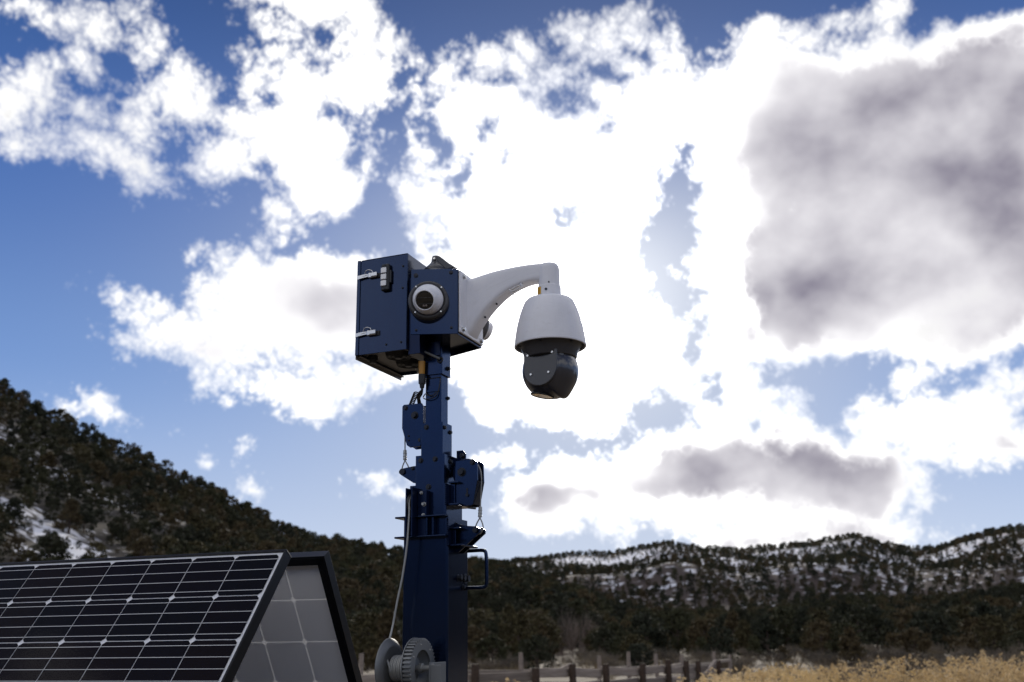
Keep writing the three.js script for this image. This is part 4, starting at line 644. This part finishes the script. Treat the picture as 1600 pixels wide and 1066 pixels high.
  part(e, 'cable_gland', [cyl(V(-0.289, b0 + 0.012, -0.035), V(0, -1, 0), 0.016, 0.0165, 0.0165, 6), cyl(V(-0.289, b0 - 0.004, -0.035), V(0, -1, 0), 0.01, 0.0125, 0.01, 18)], black);
  part(e, 'connector', [cyl(V(-0.21, b0 + 0.012, -0.222), V(0, -1, 0), 0.012, 0.02, 0.02, 8), cyl(V(-0.21, b0, -0.222), V(0, -1, 0), 0.012, 0.014, 0.012, 16)], zinc);

  // whip-less puck antenna on the roof
  const a = thing('roof_antenna', 'small charcoal cone shaped antenna on top of the mounting box', 'antenna', -0.075, 2.7285, -0.075);
  part(a, 'base_ring', [lathe([[0.001, 0], [0.042, 0], [0.042, 0.009], [0.04, 0.011], [0.001, 0.011]], V(-0.078, 2.7505, -0.07), Y), cyl(V(-0.078, 2.726, -0.07), Y, 0.025, 0.034, 0.034, 28)], M([0.35, 0.34, 0.33], 0.5));
  part(a, 'cone', [lathe([[0.041, 0], [0.041, 0.008], [0.036, 0.014], [0.022, 0.028], [0.0165, 0.036], [0.0145, 0.05], [0.0125, 0.056], [0.0001, 0.06]], V(-0.078, 2.761, -0.07), Y, 28), plateUY([[-0.074, 2.819], [-0.06, 2.813], [-0.03, 2.786], [-0.002, 2.7655], [-0.03, 2.7615], [-0.074, 2.7615]], -0.081, -0.059, 0.004)], charcoal);
  part(a, 'screw', [cyl(V(-0.075, 2.802, -0.052), V(0.1, 0.3, 1), 0.005, 0.005, 0.004, 12)], steel);

  // turret cameras on the two slanting plates
  const turret = (label, group, mid, out, aim) => {
    const b = mid.clone(), t = thing('turret_camera', label, 'security camera', b.x, b.y, b.z, group);
    part(t, 'mount_ring', [lathe([[0.001, 0], [0.062, 0], [0.0645, 0.004], [0.0635, 0.02], [0.06, 0.0265], [0.056, 0.028], [0.051, 0.024], [0.049, 0.012], [0.001, 0.01]], b, out, 56)], greyCast);
    const side = Y.clone().cross(out).normalize(), up = out.clone().cross(side);
    for (const q of [0.75, 2.3, 3.95, 5.5]) part(t, 'screw', [cyl(b.clone().addScaledVector(side, 0.0575 * Math.cos(q)).addScaledVector(up, 0.0575 * Math.sin(q)).addScaledVector(out, 0.0265), out, 0.003, 0.0032, 0.0026, 12)], steel);
    const ctr = b.clone().addScaledVector(out, 0.026);
    const ball = part(t, 'eyeball', [lathe([...Array.from({ length: 26 }, (_, i) => { const th = lerp(Math.PI, 0.66, i / 25); return [0.0485 * Math.sin(th) + 1e-5, 0.0485 * Math.cos(th)]; }), [0.0315, 0.0405], [0.0322, 0.046], [0.0312, 0.0478], [0.029, 0.0475], [0.0285, 0.043], [0.0001, 0.0425]], ctr, aim, 56)], white);
    part(ball, 'lens_window', [lathe([[0.0284, 0.0428], [0.0284, 0.0438], [0.02, 0.0452], [0.0001, 0.046]], ctr, aim, 40)], glassDark);
    const s2 = Y.clone().cross(aim).normalize(), u2 = aim.clone().cross(s2);
    const pt = (x, y, z) => ctr.clone().addScaledVector(s2, x).addScaledVector(u2, y).addScaledVector(aim, z);
    part(ball, 'lens_bar', [tube([pt(-0.022, 0.008, 0.0464), pt(0.022, 0.008, 0.0464)], 0.0006, 4, 6), tube([pt(-0.022, -0.011, 0.0462), pt(0.022, -0.011, 0.0462)], 0.0006, 4, 6)], charcoal);
    part(ball, 'illuminator', [new THREE.SphereGeometry(0.0035, 12, 8).translate(...pt(-0.004, -0.017, 0.0447).toArray()), new THREE.SphereGeometry(0.0035, 12, 8).translate(...pt(0.004, -0.017, 0.0447).toArray())], M([0.25, 0.2, 0.18], 0.3));
    part(t, 'cable_hood', [lathe([[0.0005, 0.012], [0.046, 0.012], [0.056, 0.0]], b.clone().addScaledVector(V(0, -0.016, 0), 1), out, 40)], navyDark);
    return t;
  };
  turret('white turret camera on the front plate with its dark lens facing the viewer', 'turret cameras on the mast head', onF(0.385, 2.616), f, f.clone().add(V(-0.16, -0.36, 0)).normalize());
  turret('grey turret camera on the rear plate peeking out behind the white bracket', 'turret cameras on the mast head', onB(0.66, 2.602), f2, f2.clone().add(V(0.25, -0.25, 0)).normalize());

  // ------------------------------------------------------------ pan-tilt dome camera on its swan-neck bracket
  const pn = -0.08, pu = 0.3145;
  const p = thing('dome_camera', 'large white pan tilt dome camera hanging from its curved bracket', 'security camera', 0.0427, 2.61, pn);
  part(p, 'wall_plate', [bx(0.0428, 0.0505, 2.516, 2.722, -0.164, 0.015, 0.003)], white);
  for (const [y, n, r] of [[2.708, -0.012, 0.007], [2.53, -0.006, 0.0075], [2.528, -0.145, 0.0075], [2.708, -0.148, 0.007]]) part(p, 'bolt', bolt(V(0.0505, y, n), X, r, 0.006), steel);
  {
    // arm: rounded box section swept from the plate to the drop end
    const top = [[0.05, 2.7135], [0.075, 2.7185], [0.1021, 2.7238], [0.14, 2.7295], [0.1779, 2.7328], [0.215, 2.7348], [0.2525, 2.7352], [0.29, 2.7337], [0.3208, 2.7306]];
    const bot = [[0.05, 2.523], [0.058, 2.532], [0.0706, 2.5505], [0.1011, 2.59], [0.1365, 2.624], [0.1768, 2.6523], [0.2266, 2.6719], [0.262, 2.678], [0.292, 2.676]];
    const secs = [], NS = 28, prof = 28;
    const cA = new THREE.CatmullRomCurve3(top.map((q) => V(q[0], q[1], 0))), cB = new THREE.CatmullRomCurve3(bot.map((q) => V(q[0], q[1], 0)));
    for (let i = 0; i <= NS; i++) {
      const a = cA.getPointAt(i / NS), b = cB.getPointAt(i / NS), hw = lerp(0.036, 0.0265, sstep(0, 1, i / NS)) + 0.013 * Math.exp(-i / NS * 30), c = a.clone().add(b).multiplyScalar(0.5), h = a.clone().sub(b).multiplyScalar(0.5), ring = [];
      for (let k = 0; k < prof; k++) { const th = (k + 0.5) / prof * 2 * Math.PI, e = 0.34, cs = Math.cos(th), sn = Math.sin(th), x = Math.sign(cs) * Math.pow(Math.abs(cs), e), yy = Math.sign(sn) * Math.pow(Math.abs(sn), e); ring.push(V(c.x + h.x * yy, c.y + h.y * yy, pn + hw * x)); }
      secs.push(ring);
    }
    const pos = [], idx = [], uvs = []; secs.forEach((s, i) => s.forEach((q, k) => { pos.push(q.x, q.y, q.z); uvs.push(i / NS, k / prof); }));
    for (let i = 0; i < NS; i++) for (let k = 0; k < prof; k++) { const a = i * prof + k, b = i * prof + (k + 1) % prof; idx.push(a, a + prof, b, b, a + prof, b + prof); }
    const g = new THREE.BufferGeometry(); g.setAttribute('position', new THREE.Float32BufferAttribute(pos, 3)); g.setAttribute('uv', new THREE.Float32BufferAttribute(uvs, 2)); g.setIndex(idx); g.computeVertexNormals();
    const drop = lathe([[0.0001, 0.098], [0.018, 0.0975], [0.027, 0.094], [0.0325, 0.086], [0.034, 0.074], [0.0345, 0.0]], V(pu + 0.0015, 2.637, pn), Y, 40);
    part(p, 'bracket_arm', [g, drop], white);
    for (const [u, y, q] of [[0.098, 2.583, 0.0032], [0.139, 2.622, 0.0032]]) part(p, 'screw', [cyl(V(u, y, pn + 0.012), V(0.7, -0.7, 0.15), 0.004, q, q, 12)], boltMat);
    part(p, 'screw', [cyl(V(pu + 0.012, 2.662, pn + 0.031), Z, 0.003, 0.0026, 0.0026, 12)], boltMat);
  }
  part(p, 'safety_clip', [tube([V(0.19, 2.657, pn + 0.028), V(0.205, 2.649, pn + 0.03), V(0.23, 2.658, pn + 0.03), V(0.238, 2.666, pn + 0.028), V(0.22, 2.664, pn + 0.03), V(0.2, 2.655, pn + 0.03)], 0.0022, 40, 8), cyl(V(0.23, 2.67, pn + 0.024), V(0.3, -0.6, 0.5), 0.012, 0.006, 0.004, 12)], steel);
  part(p, 'safety_wire', [tube([V(0.196, 2.654, pn + 0.03), V(0.203, 2.64, pn + 0.04), V(0.218, 2.627, pn + 0.05), V(0.238, 2.613, pn + 0.045)], 0.0012, 30, 6)], steel);
  part(p, 'neck_ring', [lathe([[0.0001, 0.04], [0.036, 0.04], [0.0375, 0.037], [0.0375, 0.004], [0.0345, 0.0], [0.0001, 0.0]], V(pu + 0.001, 2.6165, pn), Y, 44)], white);
  part(p, 'screw', [cyl(V(pu + 0.004, 2.638, pn + 0.0365), Z, 0.003, 0.004, 0.004, 14)], boltMat); part(p, 'screw', [cyl(V(pu + 0.036, 2.622, pn), X, 0.005, 0.003, 0.003, 12)], steel);
  // yellow warning label wrapped on the ring
  { const g = new THREE.CylinderGeometry(0.0379, 0.0379, 0.026, 10, 1, true, -0.95, 0.55); g.translate(pu + 0.001, 2.638, pn);
    const lt = dataTex(64, 64, (i, j) => { const u = i / 64, v = j / 64; if (u < 0.06 || u > 0.94 || v < 0.05 || v > 0.95) return [0.75, 0.72, 0.6]; const tri = v > 0.55 && v < 0.9 && Math.abs(u - 0.5) < (0.92 - v) * 0.9 && !(Math.abs(u - 0.5) < (0.84 - v) * 0.75 && v > 0.6); const line = v < 0.5 && v > 0.1 && (Math.floor(v * 22) % 3 === 0) && u > 0.16 && u < 0.84; return tri || line ? [0.1, 0.08, 0.04] : [0.92, 0.68, 0.08]; }, true, false);
    part(p, 'warning_label', g, M([1, 1, 1], 0.5, 0, { map: lt, side: THREE.DoubleSide })); }
  const hs = part(p, 'housing', [lathe([[0.0001, 2.6175], [0.042, 2.6172], [0.062, 2.6145], [0.0715, 2.611], [0.078, 2.604], [0.0855, 2.586], [0.0925, 2.566], [0.0985, 2.544], [0.1035, 2.522], [0.1075, 2.499], [0.11, 2.48], [0.1115, 2.466], [0.1117, 2.461], [0.1112, 2.4585], [0.1075, 2.4582], [0.1068, 2.462], [0.1062, 2.475], [0.1, 2.5]].map((q) => [q[0], q[1] - 2.45]).reverse(), V(pu, 2.45, pn), Y, 72)], white);
  part(hs, 'sun_shade_rim', [lathe([[0.1118, 0.0155], [0.1124, 0.0145], [0.1124, 0.0095], [0.1116, 0.0085]], V(pu, 2.45, pn), Y, 72)], white);
  part(p, 'skirt', [lathe([[0.1065, 0.03], [0.104, 0.012], [0.1, 0.004], [0.0925, -0.004], [0.085, -0.02], [0.0815, -0.036], [0.0785, -0.041], [0.0001, -0.041]], V(pu, 2.458, pn), Y, 64)], charcoal);
  for (let k = 0; k < 6; k++) { const a = k * 1.047 + 0.5; part(p, 'screw', [cyl(V(pu + 0.097 * Math.cos(a), 2.459, pn + 0.097 * Math.sin(a)), V(0, -1, 0), 0.004, 0.005, 0.004, 10)], boltMat); }
  // tilting ball: sphere with flattened cheeks and a lens facet looking down and away
  {
    const c = V(pu - 0.002, 2.381, pn), R = 0.0875, axis = V(-0.12, 0.06, 1).normalize(), look = V(-0.2, -1, 0); look.addScaledVector(axis, -look.dot(axis)).normalize();
    const fwd = look.clone().cross(axis).normalize();
    const g = new THREE.SphereGeometry(R, 96, 64), q = g.attributes.position, v = V(0, 0, 0);
    for (let i = 0; i < q.count; i++) {
      v.fromBufferAttribute(q, i); let a = v.dot(axis), l = v.dot(look), w = v.dot(fwd); const lim = 0.0665;
      if (Math.abs(a) > lim) a = Math.sign(a) * (lim + (Math.abs(a) - lim) * 0.12);
      // brow of the visor stands proud beyond the lens, the lens facet is cut back
      const ang = Math.atan2(w, l);
      const brow = Math.exp(-Math.pow((ang + 0.64) / (ang < -0.64 ? 0.3 : 0.12), 2)) * 0.012 * Math.max(0, 1 - Math.pow(a / 0.07, 2));
      const s = Math.hypot(l, w); if (s > 1e-6) { const k = (s + brow) / s; l *= k; w *= k; }
      if (ang > -0.5 && ang < 0.55 && l > 0.0795) l = 0.0795 + (l - 0.0795) * 0.1;
      v.set(0, 0, 0).addScaledVector(axis, a).addScaledVector(look, l).addScaledVector(fwd, w); q.setXYZ(i, v.x + c.x, v.y + c.y, v.z + c.z);
    }
    g.computeVertexNormals();
    const ball = part(p, 'tilt_ball', [g], M([0.036, 0.036, 0.044], 0.32, 0, { clearcoat: 0.8, clearcoatRoughness: 0.15 }));
    const P = (x, y, z) => c.clone().addScaledVector(fwd, x).addScaledVector(look, y).addScaledVector(axis, z);
    part(ball, 'lens_glass', [along(new THREE.CylinderGeometry(0.032, 0.034, 0.004, 40), P(0.006, 0.0805, 0.012), look)], M([0.85, 0.8, 0.8], 0.05, 1));
    part(ball, 'lens_rim', [along(new THREE.TorusGeometry(0.0345, 0.0026, 10, 48).rotateX(Math.PI / 2), P(0.006, 0.0815, 0.012), look)], black);
    // U-shaped cheek cover with four screws
    const s = new THREE.Shape(); s.moveTo(-0.05, 0.046); s.lineTo(0.05, 0.046); s.quadraticCurveTo(0.054, 0.046, 0.054, 0.042); s.lineTo(0.054, -0.008); s.absarc(0, -0.008, 0.054, 0, -Math.PI, true); s.lineTo(-0.054, 0.042); s.quadraticCurveTo(-0.054, 0.046, -0.05, 0.046);
    const cg = new THREE.ExtrudeGeometry(s, { depth: 0.006, bevelEnabled: true, bevelSize: 0.0025, bevelThickness: 0.0025, bevelSegments: 2, curveSegments: 24 });
    const side = Y.clone().cross(axis).normalize(), up = axis.clone().cross(side);
    cg.applyMatrix4(new THREE.Matrix4().makeBasis(side, up, axis)); const cc = c.clone().addScaledVector(axis, 0.0625); cg.translate(cc.x, cc.y, cc.z);
    const cheek = part(ball, 'cheek_cover', [cg], charcoal);
    for (const [x, y] of [[-0.042, 0.036], [0.042, 0.036], [-0.03, -0.026], [0.03, -0.026]]) { const pp = c.clone().addScaledVector(side, x).addScaledVector(up, y).addScaledVector(axis, 0.0705); part(p, 'screw', [cyl(pp, axis, 0.0035, 0.004, 0.0034, 14)], steel); }
    const yk = new RoundedBoxGeometry(0.138, 0.07, 0.118, 5, 0.022); yk.applyMatrix4(new THREE.Matrix4().makeBasis(side, up, axis)); yk.translate(c.x, c.y + 0.024, c.z);
    part(p, 'yoke', [yk], charcoal);
  }
}
// ---------------------------------------------------------------- cabling below the head
{
  const o = thing('power_cable', 'black power cable with brass gland hanging beside the mast top', 'cable', -0.106, 2.36, -0.05);
  part(o, 'gland', [cyl(V(-0.107, 2.448, -0.03), V(0, -1, 0), 0.045, 0.0115, 0.0095, 14)], amberMat);
  part(o, 'plug', [cyl(V(-0.1055, 2.405, -0.03), V(0, -1, 0), 0.03, 0.0125, 0.0115, 16), cyl(V(-0.1055, 2.375, -0.03), V(0, -1, 0), 0.014, 0.009, 0.007, 14)], black);
  part(o, 'lead', [tube([V(-0.1055, 2.364, -0.03), V(-0.108, 2.354, -0.034), V(-0.122, 2.35, -0.045), V(-0.134, 2.342, -0.058), V(-0.137, 2.325, -0.068), V(-0.138, 2.31, -0.074)], 0.0042, 40, 8), tube([V(-0.104, 2.363, -0.03), V(-0.112, 2.345, -0.04), V(-0.126, 2.335, -0.052), V(-0.13, 2.322, -0.066), V(-0.131, 2.308, -0.074)], 0.0036, 40, 8)], rubber);
  const pts = []; for (let i = 0; i <= 120; i++) { const t = i / 120, a = t * 2 * Math.PI * 8; pts.push(V(lerp(-0.138, -0.166, t) + 0.0065 * Math.cos(a), lerp(2.352, 2.318, t) + 0.003 * Math.sin(a), lerp(-0.052, -0.072, t) + 0.0065 * Math.sin(a))); }
  part(o, 'coiled_lead', [tube(pts, 0.002, 240, 6)], rubber);
  const s = thing('rating_plate', 'small blue strap plate with a black wire ring on the top tube', 'plate', -0.075, 2.35, NF(0.0275));
  part(s, 'plate', [bx(-0.1, -0.05, 2.348, 2.392, NF(0.0275) + 0.0003, NF(0.0275) + 0.003)], navy);
  part(s, 'strap', [bx(-0.1035, -0.0465, 2.392, 2.3945, NF(0.0275) + 0.0003, NF(0.0275) + 0.0042)], black);
  part(s, 'wire_ring', [tube([V(-0.1, 2.345, -0.044), V(-0.106, 2.332, -0.04), V(-0.092, 2.324, -0.037), V(-0.068, 2.328, -0.037), V(-0.056, 2.342, -0.042), V(-0.05, 2.37, -0.044), V(-0.0485, 2.39, -0.045)], 0.0018, 60, 6), tube([V(-0.098, 2.35, -0.044), V(-0.09, 2.338, -0.038), V(-0.07, 2.336, -0.038), V(-0.06, 2.348, -0.043)], 0.0018, 40, 6)], black);
}

renderer.render(scene, camera);
